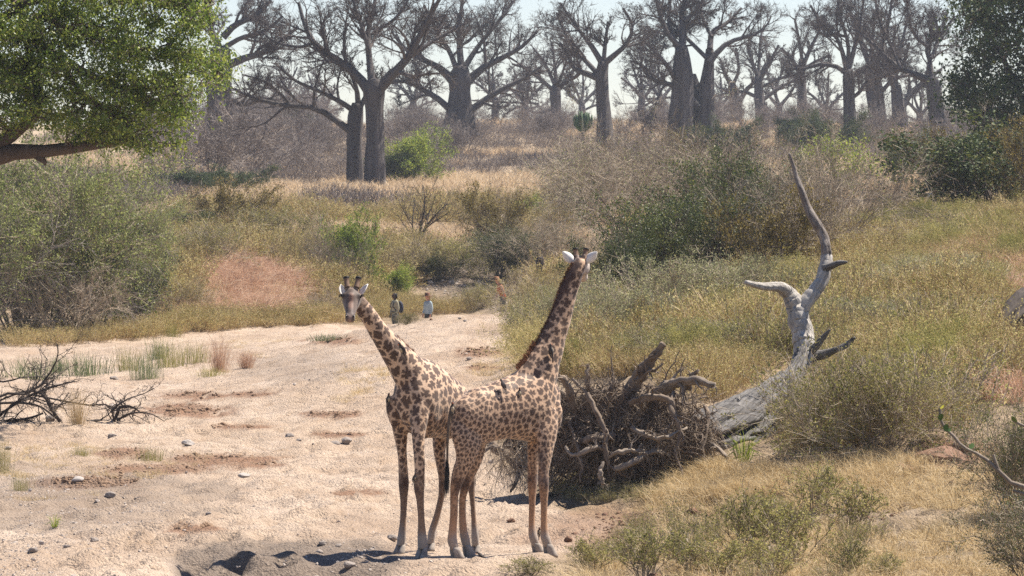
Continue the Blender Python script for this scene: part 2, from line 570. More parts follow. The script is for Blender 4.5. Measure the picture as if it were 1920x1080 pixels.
tm.add(np.stack([TX, TY, TZ], -1), np.stack([ii[:-1, :-1], ii[:-1, 1:], ii[1:, 1:], ii[1:, :-1]], -1).reshape(-1, 4))

# where the photo shows vegetation instead of sand
SAND = [(-400, 648), (60, 645), (280, 634), (420, 610), (560, 606), (700, 606), (800, 600), (860, 582), (1000, 580), (975, 620), (1000, 660), (985, 700), (900, 840), (1000, 935), (1080, 965), (1150, 985),
        (1080, 1030), (960, 1075), (980, 1300), (-400, 1300)]
FORE_BARE = [(1150, 960), (1400, 940), (1500, 960), (1920, 900), (1920, 1090), (1500, 1090), (1080, 1080)]


def cover(x, y, z=None):
    if z is None:
        z = ground(x, y)
    px, py = project(x, y, z)
    s = inside(SAND, px, py) & ~((y > 182))
    return ~s


cx = cover(TX.ravel(), TY.ravel(), TZ.ravel()).astype(float)
# blur the mask a little
cm = cx.reshape(K_, S_)
for _ in range(3):
    cm[1:-1, 1:-1] = (cm[1:-1, 1:-1] * 2 + cm[:-2, 1:-1] + cm[2:, 1:-1] + cm[1:-1, :-2] + cm[1:-1, 2:]) / 6
gm, nt, b = newmat('ground_sand_and_soil')
at = nt.nodes.new('ShaderNodeAttribute'); at.attribute_name = 'cover'
co = objcoord(nt)
n_big = noise(nt, .35, 5, objcoord(nt, (1, .5, 1)))
n_mid = noise(nt, 2.3, 5, objcoord(nt, (1, .45, 1)))
n_fin = noise(nt, 22, 4, co)
sand = ramp(nt, n_big, [(.30, (.38, .275, .195)), (.50, (.49, .375, .28)), (.70, (.55, .435, .34))])
sand = mixc(nt, ramp(nt, n_mid, [(.52, (0, 0, 0)), (.74, (.75, .75, .75))]), sand, (.33, .225, .145))
sand = mixc(nt, ramp(nt, noise(nt, .9, 6, objcoord(nt, (.6, 1.6, 1)), .7), [(.50, (0, 0, 0)), (.66, (.55, .55, .55))]), sand, (.30, .215, .155))
sand = mixc(nt, ramp(nt, n_fin, [(.54, (0, 0, 0)), (.70, (.7, .7, .7))]), sand, (.22, .155, .11))
soil = ramp(nt, n_mid, [(.30, (.17, .12, .075)), (.55, (.32, .235, .15)), (.75, (.42, .32, .22))])
far_at = nt.nodes.new('ShaderNodeAttribute'); far_at.attribute_name = 'far'
soil = mixc(nt, far_at.outputs['Fac'], soil, ramp(nt, n_big, [(.35, (.30, .225, .15)), (.65, (.50, .385, .26))]))
soil = mixc(nt, ramp(nt, n_fin, [(.5, (0, 0, 0)), (.8, (.5, .5, .5))]), soil, (.16, .12, .07))
red_at = nt.nodes.new('ShaderNodeAttribute'); red_at.attribute_name = 'red'
cc = mixc(nt, at.outputs['Fac'], sand, soil)
cc = mixc(nt, red_at.outputs['Fac'], cc, ramp(nt, n_fin, [(.3, (.17, .085, .05)), (.7, (.30, .165, .095))]))
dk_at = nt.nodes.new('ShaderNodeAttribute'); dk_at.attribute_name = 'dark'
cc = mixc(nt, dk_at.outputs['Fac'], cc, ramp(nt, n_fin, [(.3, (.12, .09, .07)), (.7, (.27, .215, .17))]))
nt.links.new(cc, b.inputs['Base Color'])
b.inputs['Roughness'].default_value = .95
hs = nt.nodes.new('ShaderNodeMath'); hs.operation = 'ADD'
nt.links.new(n_fin, hs.inputs[0]); nt.links.new(noise(nt, 5, 4, objcoord(nt, (1, .7, 1))), hs.inputs[1])
bump(nt, b, hs.outputs[0], 1.0, .10)
terr = tm.build('ground', gm)
tag(terr, kind='structure')


def setattr_f(me, name, arr):
    a = me.attributes.new(name, 'FLOAT', 'POINT')
    a.data.foreach_set('value', np.ascontiguousarray(arr, dtype=np.float32).ravel())


setattr_f(terr.data, 'cover', cm)
setattr_f(terr.data, 'far', sstep(200, 330, TY))
TPX, TPY = project(TX, TY, TZ)
red = np.zeros_like(TX)
for (ex, ey, ew, eh, a) in [(1790, 862, 110, 40, .9), (1350, 968, 70, 20, .8), (1150, 985, 130, 38, .45), (1080, 1010, 130, 22, .4), (1480, 940, 60, 20, .5), (1850, 520, 100, 30, .0)]:
    d = ((TPX - ex) / ew) ** 2 + ((TPY - ey) / eh) ** 2
    red = np.maximum(red, a * (1 - sstep(.5, 1.3, d + .5 * fbm(TX * 2, TY, 9))))
# trampled dung and damp soil lie in streaks on the sand
DUNG = [(350, 770, 75, 12), (330, 800, 0, 0), (420, 862, 110, 10), (300, 880, 120, 9), (240, 850, 60, 9), (620, 777, 55, 6), (620, 795, 0, 0), (675, 925, 45, 6), (360, 742, 60, 7), (900, 661, 50, 8),
        (560, 870, 0, 0), (480, 870, 50, 7), (170, 905, 90, 12), (360, 990, 60, 8), (640, 815, 50, 4), (630, 640, 60, 5), (905, 690, 30, 5), (640, 690, 0, 0), (470, 740, 45, 5), (800, 605, 0, 0), (1350, 968, 50, 8),
        (700, 650, 0, 0), (450, 800, 70, 4)]
for (ex, ey, ew, eh) in DUNG:
    if ew:
        d = ((TPX - ex) / (ew * 1.15)) ** 2 + ((TPY - ey) / (eh * 1.2)) ** 2
        red = np.maximum(red, .85 * (1 - sstep(.3, 1.25, d + .9 * fbm(TX * 2.5, TY * 1.2, 19))))
setattr_f(terr.data, 'red', red * (TY < 260))
dark = .9 * inside([(330, 1035), (420, 1015), (700, 1012), (760, 1050), (740, 1075), (640, 1130), (330, 1130)], TPX, TPY)  # dark soil of the hollow, with its broad shade painted into the ground colour
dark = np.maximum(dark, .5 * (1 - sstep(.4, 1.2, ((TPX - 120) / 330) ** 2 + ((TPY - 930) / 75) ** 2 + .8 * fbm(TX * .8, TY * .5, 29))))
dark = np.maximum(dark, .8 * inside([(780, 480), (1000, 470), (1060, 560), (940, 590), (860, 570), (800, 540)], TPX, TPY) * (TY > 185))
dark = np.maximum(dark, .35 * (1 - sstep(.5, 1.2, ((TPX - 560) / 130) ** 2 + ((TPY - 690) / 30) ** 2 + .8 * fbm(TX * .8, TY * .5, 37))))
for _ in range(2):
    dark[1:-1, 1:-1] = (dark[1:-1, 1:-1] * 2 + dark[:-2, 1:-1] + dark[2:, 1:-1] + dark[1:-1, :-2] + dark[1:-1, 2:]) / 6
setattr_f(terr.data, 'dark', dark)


# ------------------------------------------------------------------ scattering of uncountable ground cover
def scatter(name, sources, pts, scl, mat_dummy=None, tilt=.12, label=None):
    """stuff: geometry nodes put the small source meshes on the given points"""
    src = bpy.data.collections.new(name + '_source')
    for s in sources:
        src.objects.link(s)
    me = bpy.data.meshes.new(name)
    pts = np.asarray(pts, float); N = len(pts)
    me.vertices.add(N); me.vertices.foreach_set('co', pts.astype(np.float32).ravel())
    setattr_f(me, 'scl', scl)
    rot = np.stack([rng.normal(0, tilt, N), rng.normal(0, tilt, N), rng.uniform(0, 6.283, N)], 1)
    a = me.attributes.new('rot', 'FLOAT_VECTOR', 'POINT'); a.data.foreach_set('vector', rot.astype(np.float32).ravel())
    a = me.attributes.new('pick', 'INT', 'POINT'); a.data.foreach_set('value', rng.integers(0, len(sources), N).astype(np.int32))
    o = bpy.data.objects.new(name, me); COL.objects.link(o)
    ng = bpy.data.node_groups.new(name + '_nodes', 'GeometryNodeTree')
    ng.interface.new_socket('Geometry', in_out='INPUT', socket_type='NodeSocketGeometry')
    ng.interface.new_socket('Geometry', in_out='OUTPUT', socket_type='NodeSocketGeometry')
    gi = ng.nodes.new('NodeGroupInput'); go = ng.nodes.new('NodeGroupOutput')
    ci = ng.nodes.new('GeometryNodeCollectionInfo'); ci.inputs[0].default_value = src
    ci.inputs['Separate Children'].default_value = True; ci.inputs['Reset Children'].default_value = True
    ip = ng.nodes.new('GeometryNodeInstanceOnPoints'); ip.inputs['Pick Instance'].default_value = True

    def attr(nm, ty):
        n = ng.nodes.new('GeometryNodeInputNamedAttribute'); n.data_type = ty; n.inputs[0].default_value = nm
        return [s for s in n.outputs if s.enabled and s.name == 'Attribute'][0]
    L = ng.links.new
    L(gi.outputs[0], ip.inputs['Points']); L(ci.outputs[0], ip.inputs['Instance'])
    L(attr('pick', 'INT'), ip.inputs['Instance Index'])
    L(attr('rot', 'FLOAT_VECTOR'), ip.inputs['Rotation'])
    L(attr('scl', 'FLOAT'), ip.inputs['Scale'])
    L(ip.outputs[0], go.inputs[0])
    md = o.modifiers.new('scatter', 'NODES'); md.node_group = ng
    tag(o, label, kind='stuff')
    return o


def sample(poly, n, dmin, dmax, exp=1.0, clump=None, seed=0, cut=0):
    """random ground points that project into a polygon; density thins with distance"""
    out = []
    tot = 0
    lo, hi = min(p[0] for p in poly), max(p[0] for p in poly)
    for _ in range(60):
        k = 6 * n
        t = rng.uniform(0, 1, k)
        e = 1 - exp
        D = (dmin ** e + (dmax ** e - dmin ** e) * t) ** (1 / e) if exp != 1 else dmin * (dmax / dmin) ** t
        px = rng.uniform(lo, hi, k)
        x = (px - 960) / FPX * D
        z = ground(x, D)
        qx, qy = project(x, D, z)
        ok = inside(poly, qx, qy)
        if clump:
            ok &= fbm(x * clump, D * clump, 41 + seed, 2) > cut
        p = np.stack([x, D, z], 1)[ok]
        out.append(p); tot += len(p)
        if tot >= n:
            break
    return np.concatenate(out)[:n]


def tuft(n, h, w, mat, spread=.12, lean=.35, bend=.5, name='tuft'):
    mb = MB()
    B = rng.normal(0, spread, (n, 3)); B[:, 2] = -.03
    d = np.stack([B[:, 0] / spread * lean * .5 + rng.normal(0, lean * .5, n), B[:, 1] / spread * lean * .5 + rng.normal(0, lean * .5, n), np.ones(n)], 1)
    mb.blades(B, d, h * rng.uniform(.45, 1.1, n), w, bend)
    return mb.build(name, mat, link=False)


def herb(ns, h, w, mats, leaf=.03, nl=8, spread=.15, lean=.35, name='herb', lsz=None):
    """bushy dry herb: thin stems with many tiny leaves and seed heads"""
    mb = MB()
    B = rng.normal(0, spread, (ns, 3)); B[:, 2] = -.03
    d = norm(np.stack([B[:, 0] / spread * lean * .6 + rng.normal(0, lean * .5, ns), B[:, 1] / spread * lean * .6 + rng.normal(0, lean * .5, ns), np.ones(ns)], 1))
    L = h * rng.uniform(.55, 1.1, ns)
    K = 4
    pts = [B]
    for k in range(K - 1):
        pts.append(pts[-1] + d * (L / (K - 1))[:, None]); d = norm(d + rng.normal(0, .13, d.shape) - np.array((0, 0, .03)))
    S = np.stack(pts, 1)
    mb.tubes(S, np.full((ns, K), w) * np.linspace(1, .5, K), 3, 0, False)
    S2, R2 = grow(S, np.full((ns, K), w), 3, (.3, .95), (20, 50), (.25, .45), 3, .2, .1, .7, .5)
    mb.tubes(S2, R2, 3, 0, False)
    A = np.concatenate([S[:, 1:].reshape(-1, 3), S2.reshape(-1, 3)])
    C = A[rng.integers(0, len(A), ns * nl)] + rng.normal(0, .022 * h / .6, (ns * nl, 3))
    mb.leaves(C, np.full(len(C), leaf), 1, .45)
    return mb.build(name, mats, link=False)

# ------------------------------------------------------------------ giraffes
def W(px, py, D, a, b_):
    p = P(px, py, D)
    return (p[0], p[1], p[2], a, b_)


def remeshed(mb, name, voxel, smooth_it, mat):
    """unite overlapping lofts into one continuous skin"""
    o = mb.build(name + '_raw', mat)
    r = o.modifiers.new('r', 'REMESH'); r.mode = 'VOXEL'; r.voxel_size = voxel; r.use_smooth_shade = True
    s = o.modifiers.new('s', 'SMOOTH'); s.factor = .5; s.iterations = smooth_it
    dg = bpy.context.evaluated_depsgraph_get(); dg.update()
    me = bpy.data.meshes.new_from_object(o.evaluated_get(dg))
    bpy.data.objects.remove(o)
    me.name = name
    me.materials.clear(); me.materials.append(mat)
    me.polygons.foreach_set('use_smooth', np.ones(len(me.polygons), bool))
    o = bpy.data.objects.new(name, me); COL.objects.link(o)
    return o


coat, nt, b = newmat('giraffe_coat')
at = nt.nodes.new('ShaderNodeAttribute'); at.attribute_name = 'coat'
n1 = noise(nt, 60, 3, objcoord(nt)); n2 = noise(nt, 5, 3, objcoord(nt))
c = mixc(nt, 1.0, at.outputs['Color'], ramp(nt, n1, [(.3, (.80, .80, .80)), (.7, (1.1, 1.1, 1.1))]), 'MULTIPLY')
c = mixc(nt, 1.0, c, ramp(nt, n2, [(.3, (.90, .88, .86)), (.7, (1.06, 1.06, 1.06))]), 'MULTIPLY')
nt.links.new(c, b.inputs['Base Color']); b.inputs['Roughness'].default_value = .62
b.inputs['Sheen Weight'].default_value = .15
bump(nt, b, n1, .25, .01)
M['hoof'] = plain('dusty_hoof', (.28, .24, .205), .8, .3, 14)
M['ear'] = plain('pale_ear_hair', (.66, .62, .58), .8, .12, 20)
M['eye'] = plain('dark_eye', (.015, .01, .008), .15, .1)
M['black_hair'] = plain('black_hair', (.022, .018, .016), .6, .3, 30)
M['mane'] = leafmat('brown_mane', [(.06, .03, .02), (.16, .075, .04), (.30, .15, .08)], 0, .7)
M['mane_red'] = leafmat('rusty_mane', [(.14, .06, .03), (.30, .14, .07), (.45, .24, .13)], 0, .7)


def paint(o, spacing, shade, seed):
    """coat colour per vertex: jagged star shaped patches grown round seeds on the skin"""
    me = o.data; N = len(me.vertices)
    V = np.empty(N * 3, np.float32); me.vertices.foreach_get('co', V); V = V.reshape(-1, 3).astype(float)
    Nn = np.empty(N * 3, np.float32); me.vertices.foreach_get('normal', Nn); Nn = Nn.reshape(-1, 3).astype(float)
    r = np.random.default_rng(seed)
    dv = .010 * fbm(V[:, 0] * 5 + V[:, 1] * 4, V[:, 2] * 4, seed + 50, 2) * sstep(.9, 1.6, V[:, 2])
    me.vertices.foreach_set('co', (V + Nn * dv[:, None]).astype(np.float32).ravel())
    sp = spacing(V)
    order = r.permutation(N)[:14000]
    acc = np.empty((6000, 3)); ar = np.empty(6000); n = 0
    for i in order:
        p = V[i]
        if n:
            d = acc[:n] - p
            if ((d * d).sum(1) < (sp[i] * (.80 + .2 * ar[:n] / ar[:n].max())) ** 2).any():
                continue
        acc[n] = p; ar[n] = sp[i]; n += 1
        if n == 6000:
            break
    S = acc[:n]; sr = ar[:n] * r.uniform(.75, 1.12, n)
    ph = r.uniform(0, 6.28, (n, 3)); lob = r.integers(4, 7, n); el = r.uniform(.65, 1.0, n); ea = r.uniform(0, 3.14, n)
    kd = kdtree.KDTree(n)
    for i, p in enumerate(S):
        kd.insert(p, i)
    kd.balance()
    near = np.empty((N, 2), int); dist = np.empty((N, 2))
    jit = np.stack([fbm(V[:, 0] * 9 + V[:, 1] * 5, V[:, 2] * 9, seed + k, 2) for k in range(3)], 1) * .014
    Vj = V + jit
    for i in range(N):
        q = kd.find_n(Vj[i], 2)
        near[i] = q[0][1], q[1][1]; dist[i] = q[0][2], q[1][2]
    s = near[:, 0]
    d = Vj - S[s]
    # tangent frame: up the skin and across it
    up = np.array((.15, .1, 1.0)); t1 = norm(up - (Nn @ up)[:, None] * Nn); t2 = np.cross(Nn, t1)
    a1, a2 = (d * t1).sum(1), (d * t2).sum(1)
    ca, sa = np.cos(ea[s]), np.sin(ea[s])
    b1, b2 = a1 * ca + a2 * sa, (-a1 * sa + a2 * ca) / el[s]
    ang = np.arctan2(b2, b1)
    rad = np.sqrt(b1 ** 2 + b2 ** 2)
    f = .56 + .54 * np.abs(np.cos(ang * lob[s] / 2 + ph[s, 0])) ** 1.3 * 1.2 - .14 + .10 * np.sin(ang * 3 + ph[s, 1]) + .10 * np.sin(ang * 8 + ph[s, 2])
    jag = 1 - rad / (sr[s] * f)
    gap = (dist[:, 1] - dist[:, 0]) - .10 * sp
    soft = .06
    m = sstep(0, soft * 2, jag) * sstep(0, .012, gap)
    base, spot, amount = shade(V, Nn, r)
    m = (m * amount)[:, None]
    colr = base * (1 - m) + spot * m
    rgba = np.concatenate([colr, np.ones((N, 1))], 1).astype(np.float32)
    ca_ = me.color_attributes.new('coat', 'FLOAT_COLOR', 'POINT')
    ca_.data.foreach_set('color', rgba.ravel())


def leg(mb, rows, lat, flat=.8):
    """rows: px, py, D, half width in photo pixels (fore-aft), lateral factor"""
    st = []
    for r in rows:
        px, py, D, hw = r[:4]; lf = r[4] if len(r) > 4 else flat
        m = hw * D / FPX
        st.append(W(px, py, D, m * lf, m))
    # keep the fore-aft axis horizontal
    return loft(mb, st, lat, 4, 16)


def dorsal(mb, C, V, rb, sl, mat, hl, sign=1, n=900, w=.007, fl=0):
    """stiff mane hairs along the back edge of the neck"""
    A = C + V * rb[:, None] * sign
    A = A[sl]; Vn = (V * sign)[sl]
    k = rng.uniform(0, len(A) - 1.001, n); i = k.astype(int); f = (k - i)[:, None]
    B = A[i] * (1 - f) + A[i + 1] * f - Vn[i] * .012
    B += rng.normal(0, .008, B.shape)
    T = norm(A[i + 1] - A[i])
    hh = hl * (.75 + .35 * np.sin(k * 2.2) ** 2)
    mb.blades(B, Vn[i] + T * .25 + rng.normal(0, .1, B.shape), hh, w, .1, mat)


def ear(mb, base, tip, wide, face, mat=0):
    base, tip, face = map(np.asarray, (base, tip, face))
    ax = tip - base; L = np.linalg.norm(ax); ax = ax / L
    side = norm(np.cross(ax, face)); nf = np.cross(side, ax)
    ts = np.linspace(0, 1, 8); prof = np.array([.35, .72, .95, 1, .93, .75, .45, .05]) * wide
    cols = np.linspace(-1, 1, 7)
    g = [[base + ax * L * t + side * w * c + nf * (c * c * w * .55 - .1 * w) for c in cols] for t, w in zip(ts, prof)]
    g2 = [[p - nf * .012 for p in row] for row in g]
    v = np.array(g).reshape(-1, 3); v2 = np.array(g2).reshape(-1, 3)
    idx = np.arange(56).reshape(8, 7)
    q = np.stack([idx[:-1, :-1], idx[:-1, 1:], idx[1:, 1:], idx[1:, :-1]], -1).reshape(-1, 4)
    rim = list(idx[:, 0]) + list(idx[-1, 1:]) + list(idx[::-1, -1][1:]) + list(idx[0, ::-1][1:])
    qr = [(rim[k], rim[(k + 1) % len(rim)], rim[(k + 1) % len(rim)] + 56, rim[k] + 56) for k in range(len(rim) - 1)]
    mb.add(np.vstack([v, v2]), np.vstack([q, q[:, ::-1] + 56, np.array(qr)]), None, mat)


def head(mb, poll, muz, up, width=1.0):
    """skull from poll to lips; returns a function giving points on the head frame"""
    poll, muz, up = map(np.asarray, (poll, muz, up))
    ax = muz - poll; L = np.linalg.norm(ax); ax = ax / L
    lat = norm(np.cross(ax, up)); upn = np.cross(lat, ax)
    st = []
    for t, w, d, o in [(-.10, .05, .05, -.02), (-.02, .085, .10, -.03), (.10, .108, .135, -.03), (.22, .128, .130, -.035), (.34, .112, .118, -.04), (.5, .086, .096, -.04), (.66, .070, .080, -.035),
                       (.80, .066, .068, -.03), (.90, .070, .066, -.03), (.97, .058, .055, -.035), (1.01, .02, .02, -.04)]:
        c = poll + ax * L * t + upn * o
        st.append((*c, w * width, d * width))
    loft(mb, st, lat, 3, 18)
    F = lambda t, s, h: poll + ax * L * t + lat * s + upn * h
    return F, ax, lat, upn, L


def hoof(parent, top, toe, wd, lat):
    """two toed hoof standing on the ground"""
    top, toe = np.asarray(top), np.asarray(toe)
    for s in (-1, 1):
        mb = MB()
        off = np.asarray(lat) * wd * .5 * s
        d = toe - top; d[2] = 0
        g = toe[2]
        st = []
        for t, r in [(0, .7), (.25, .95), (.6, 1.1), (.85, 1.15), (1.0, 1.0)]:
            p = top + (toe - top) * t + off * (.8 + .2 * t); 
            st.append((*p, wd * .52 * r, wd * .62 * r))
        loft(mb, st, lat, 3, 10)
        for k, v in enumerate(mb.v):
            v[:, 2] = np.maximum(v[:, 2], g - .01)
        mb.build('hoof', M['hoof'], parent)


def build_giraffe(spec):
    root_loc = Vector(spec['loc'])
    root = empty('giraffe', root_loc, 0, spec['label'], 'giraffe')
    mb = MB()
    lat = np.array(spec['lat'])
    loft(mb, spec['torso'], lat, 4, 24)
    nC, nV, nra, nrb, nT = loft(mb, spec['neck'], spec.get('neck_lat', lat), 4, 20)
    for L_ in spec['legs']:
        leg(mb, L_, lat)
    for L_ in spec.get('bulges', []):
        loft(mb, L_, lat, 3, 12)
    F, ax, hl, hu, HL = head(mb, spec['poll'], spec['muzzle'], spec['hup'], spec.get('hw', 1))
    # cheek, brow and nostril forms, all part of the one skin
    for s in (-1, 1):
        loft(mb, [(*F(.06, s * .045, -.09), .03, .03), (*F(.2, s * .055, -.10), .05, .055), (*F(.38, s * .045, -.09), .035, .04), (*F(.5, s * .03, -.07), .02, .02)], hl, 3, 10)
        loft(mb, [(*F(.14, s * .085, .045), .02, .02), (*F(.22, s * .105, .05), .036, .034), (*F(.32, s * .085, .035), .02, .02)], hl, 3, 10)
        loft(mb, [(*F(.84, s * .035, .02), .015, .015), (*F(.9, s * .045, .018), .026, .028), (*F(.96, s * .036, .0), .016, .016)], hl, 3, 8)
        loft(mb, [(*F(.0, s * .055, .03), .05, .05), (*F(.0, s * .062, .10), .04, .04)], hl, 2, 10)
    loft(mb, [(*F(.18, 0, .07), .02, .015), (*F(.3, 0, .09), .05, .035), (*F(.42, 0, .065), .025, .015)], hl, 3, 10)
    body = remeshed(mb, 'body', .0172, 8, coat)
    H = dict(F=F, poll=np.array(spec['poll']), L=HL, ax=ax, up=hu, lat=hl)
    paint(body, spec['spacing'], lambda V, Nn, r: spec['shade'](V, Nn, r, H), spec['seed'])
    kids = [body]
    # ossicones
    for s in (-1, 1):
        m2 = MB()
        o = spec['oss']
        st = []
        for t, r_ in [(0, .044), (.3, .037), (.6, .034), (.85, .042), (.97, .042), (1.03, .025)]:
            p = F(.02, s * .062, .08) + (hu * o[0] - ax * o[1] + hl * s * .12) * o[2] * t
            st.append((*p, r_, r_))
        C_, _, _, _, _ = loft(m2, st, hl, 3, 12)
        k = m2.build('ossicone', [M['oss'], M['black_hair']], None)
        mi = np.array([1 if (p.vertices[0] // 12) > 7 else 0 for p in k.data.polygons], np.int32)
        k.data.polygons.foreach_set('material_index', mi)
        kids.append(k)
        m3 = MB(); b0, t0, w0, f0 = spec['ears'][0 if s < 0 else 1]
        ear(m3, b0, t0, w0, f0); kids.append(m3.build('ear', M['ear']))
        m4 = MB()
        e = F(.225, s * .118, .028)
        loft(m4, [(*(e - hl * s * .02 - ax * .022), .004, .004), (*(e - ax * .012), .020, .018), (*e, .024, .022), (*(e + ax * .012), .020, .018), (*(e - hl * s * .02 + ax * .022), .004, .004)], hl, 2, 10)
        kids.append(m4.build('eye', M['eye']))
        m5 = MB()
        n_ = 26
        B = np.stack([F(.225 + t, s * .132, .05) for t in np.linspace(-.045, .045, n_)])
        m5.blades(B, hl * s * 1.0 + hu * .1 - np.array((0, 0, .35)) + rng.normal(0, .15, (n_, 3)), .055, .006, .2)
        kids.append(m5.build('eyelashes', M['black_hair']))
        m6 = MB()
        e = F(.915, s * .052, .033)
        loft(m6, [(*(e - ax * .028), .003, .003), (*(e - ax * .01), .011, .008), (*(e + ax * .018), .011, .008), (*(e + ax * .03), .003, .003)], hl, 2, 8)
        kids.append(m6.build('nostril', M['eye']))
    m7 = MB()
    sl = spec['mane']
    dorsal(m7, nC, nV, nrb, slice(sl[0], sl[2]), 0, spec['mane_len'], spec['dsign'], 700, .009)
    dorsal(m7, nC, nV, nrb, slice(sl[2] - 1, sl[1]), 1, spec['mane_len'] * .55, spec['dsign'], 900, .008)
    kids.append(m7.build('mane', [spec['mane_mat'], M['mane']]))
    m8 = MB()
    tl = spline([P(*q) for q in spec['tail']], 4)
    m8.tubes(tl[None], np.linspace(.032, .014, len(tl))[None], 8, 0, True, True)
    tail = m8.build('tail', M['taildark'])
    kids.append(tail)
    m9 = MB()
    e = tl[-1]; n_ = 300
    B = e + rng.normal(0, .008, (n_, 3)) + np.array((0, 0, 1)) * rng.uniform(-.12, .06, (n_, 1))
    d = np.stack([rng.normal(spec['tuft'][0], .055, n_), rng.normal(0, .055, n_), -np.ones(n_)], 1)
    m9.blades(B, d, rng.uniform(.12, spec['tuft'][1], n_), .011, .05)
    tf = m9.build('tail_tuft', M['black_hair'])
    for top, toe, wd in spec['hooves']:
        for s in (-1, 1):
            mbh = MB(); top_ = P(*top); toe_ = P(*toe); off = lat * wd * .46 * s
            g = float(ground(toe_[0], toe_[1])) + .0
            fwd = toe_ - top_; fwd[2] = 0; fwd = norm(fwd + np.array(spec['fwd']) * .4)
            h = max(.1, top_[2] - g)
            rings = []
            S = 12; th = np.arange(S) / S * 6.2832
            for k, (z, r_, f_) in enumerate([(h, .62, -.10), (h * .75, .80, .0), (h * .45, .98, .25), (h * .15, 1.12, .5), (-.015, 1.16, .55)]):
                c0 = top_ + off + fwd * wd * f_; c0[2] = g + z
                rings.append([c0 + lat * math.cos(a) * wd * .50 * r_ + fwd * math.sin(a) * wd * .78 * r_ for a in th])
            v = np.array(rings); kk = np.arange(5 * S).reshape(5, S); nx = np.roll(kk, -1, 1)
            mbh.add(np.vstack([v.reshape(-1, 3), v[0].mean(0), v[-1].mean(0)]), np.stack([kk[:-1], nx[:-1], nx[1:], kk[1:]], -1).reshape(-1, 4),
                    [(60, (j + 1) % S, j) for j in range(S)] + [(61, 48 + j, 48 + (j + 1) % S) for j in range(S)])
            kids.append(mbh.build('hoof', M['hoof']))
    for k in kids + [tf]:
        k.data.transform(Matrix.Translation(-root_loc))
        k.parent = tail if k is tf else root
    return root


M['taildark'] = plain('dark_tail', (.11, .075, .05), .7, .4, 20)
M['oss'] = plain('ossicone_hair', (.17, .105, .07), .75, .25, 25)

SPOT = np.array((.056, .027, .018)); CREAM = np.array((.575, .395, .265)); PALE = np.array((.60, .46, .345)); TAN = np.array((.42, .23, .12)); DUST = np.array((.34, .285, .24)); DKLEG = np.array((.15, .095, .065))


def lerp3(a, b_, t):
    return a + (b_ - a) * t[:, None]


def shade_common(V, Nn, r, H, legdark, knee):
    N = len(V); z = V[:, 2]
    base = np.repeat(CREAM[None], N, 0)
    n = fbm(V[:, 0] * 3, V[:, 2] * 3 + V[:, 1], 77, 3)
    base = lerp3(base, np.repeat(PALE[None], N, 0), sstep(.2, -.7, Nn[:, 2]) * .5 * sstep(1.2, 1.8, z))
    # legs: tan between knee and fetlock, dusty below
    lowc = np.repeat((TAN * (1 - legdark) + DKLEG * legdark)[None], N, 0)
    nz = .12 * fbm(V[:, 0] * 9, V[:, 2] * 5 + V[:, 1] * 7, 12, 3)
    base = lerp3(base, lowc, sstep(knee + .35, knee - .15, z + nz) * .85)
    base = lerp3(base, np.repeat(DUST[None], N, 0), sstep(.40, .20, z + nz * .6))
    spot = np.repeat(SPOT[None], N, 0) * (1 + .25 * n)[:, None]
    amt = sstep(knee - .25, knee + .35, z + nz) * .92 + .45 * sstep(.45, .6, z) * (1 - sstep(knee - .25, knee + .35, z))
    # blotches round the knees and hocks
    kb = np.exp(-((z - knee) / .11) ** 2) * sstep(-.1, .35, fbm(V[:, 0] * 8 + 3, V[:, 2] * 7, 15, 3) + legdark * .3)
    base = lerp3(base, np.repeat(SPOT[None] * 1.2, N, 0), np.clip(kb, 0, .9))
    # head
    hp = V - H['poll']; t = hp @ H['ax'] / H['L']; s = hp @ H['lat']; h = hp @ H['up']
    isH = (t > -.02) & (t < 1.2) & (np.abs(s) < .25) & (np.abs(h) < .3)
    return base, spot, amt, t, s, h, isH


def _shade_left(V, Nn, r, H):
    base, spot, amt, t, s, h, isH = shade_common(V, Nn, r, H, .8, .98)
    N = len(V)
    nz = fbm(s * 26, t * 12, 5, 3)
    grey = np.repeat(np.array((.085, .056, .046))[None], N, 0)
    f = sstep(-.12, -.0, h + .05 * nz) * sstep(-.02, .1, t)
    col = lerp3(base, grey, f * .95)
    col = lerp3(col, np.repeat(np.array((.24, .185, .155))[None], N, 0), np.clip(sstep(.045, .09, np.abs(s)) * sstep(.28, .38, t) * sstep(.72, .5, t) * .6, 0, 1))
    col = lerp3(col, np.repeat(np.array((.25, .135, .095))[None], N, 0), sstep(.045, .02, np.abs(s)) * sstep(.18, .35, t) * sstep(.85, .65, t) * .7)
    dk = np.exp(-((t - .225) / .08) ** 2 - ((np.abs(s) - .115) / .035) ** 2)
    col = lerp3(col, np.repeat(np.array((.05, .038, .034))[None], N, 0), np.clip(dk * 1.1, 0, .92))
    mz = sstep(.62, .74, t + .04 * nz)
    col = lerp3(col, np.repeat(np.array((.10, .07, .06))[None], N, 0), mz * .85)
    col = lerp3(col, np.repeat(np.array((.36, .235, .18))[None], N, 0), sstep(.86, .97, t) * sstep(.05, .0, np.abs(s)) * .9)
    w = isH[:, None]
    base = np.where(w, col, base); amt = np.where(isH, amt * np.maximum(.8 * sstep(.35, .1, t) * sstep(.06, -.04, h), sstep(-.09, -.13, h)), amt)
    return base, spot, amt


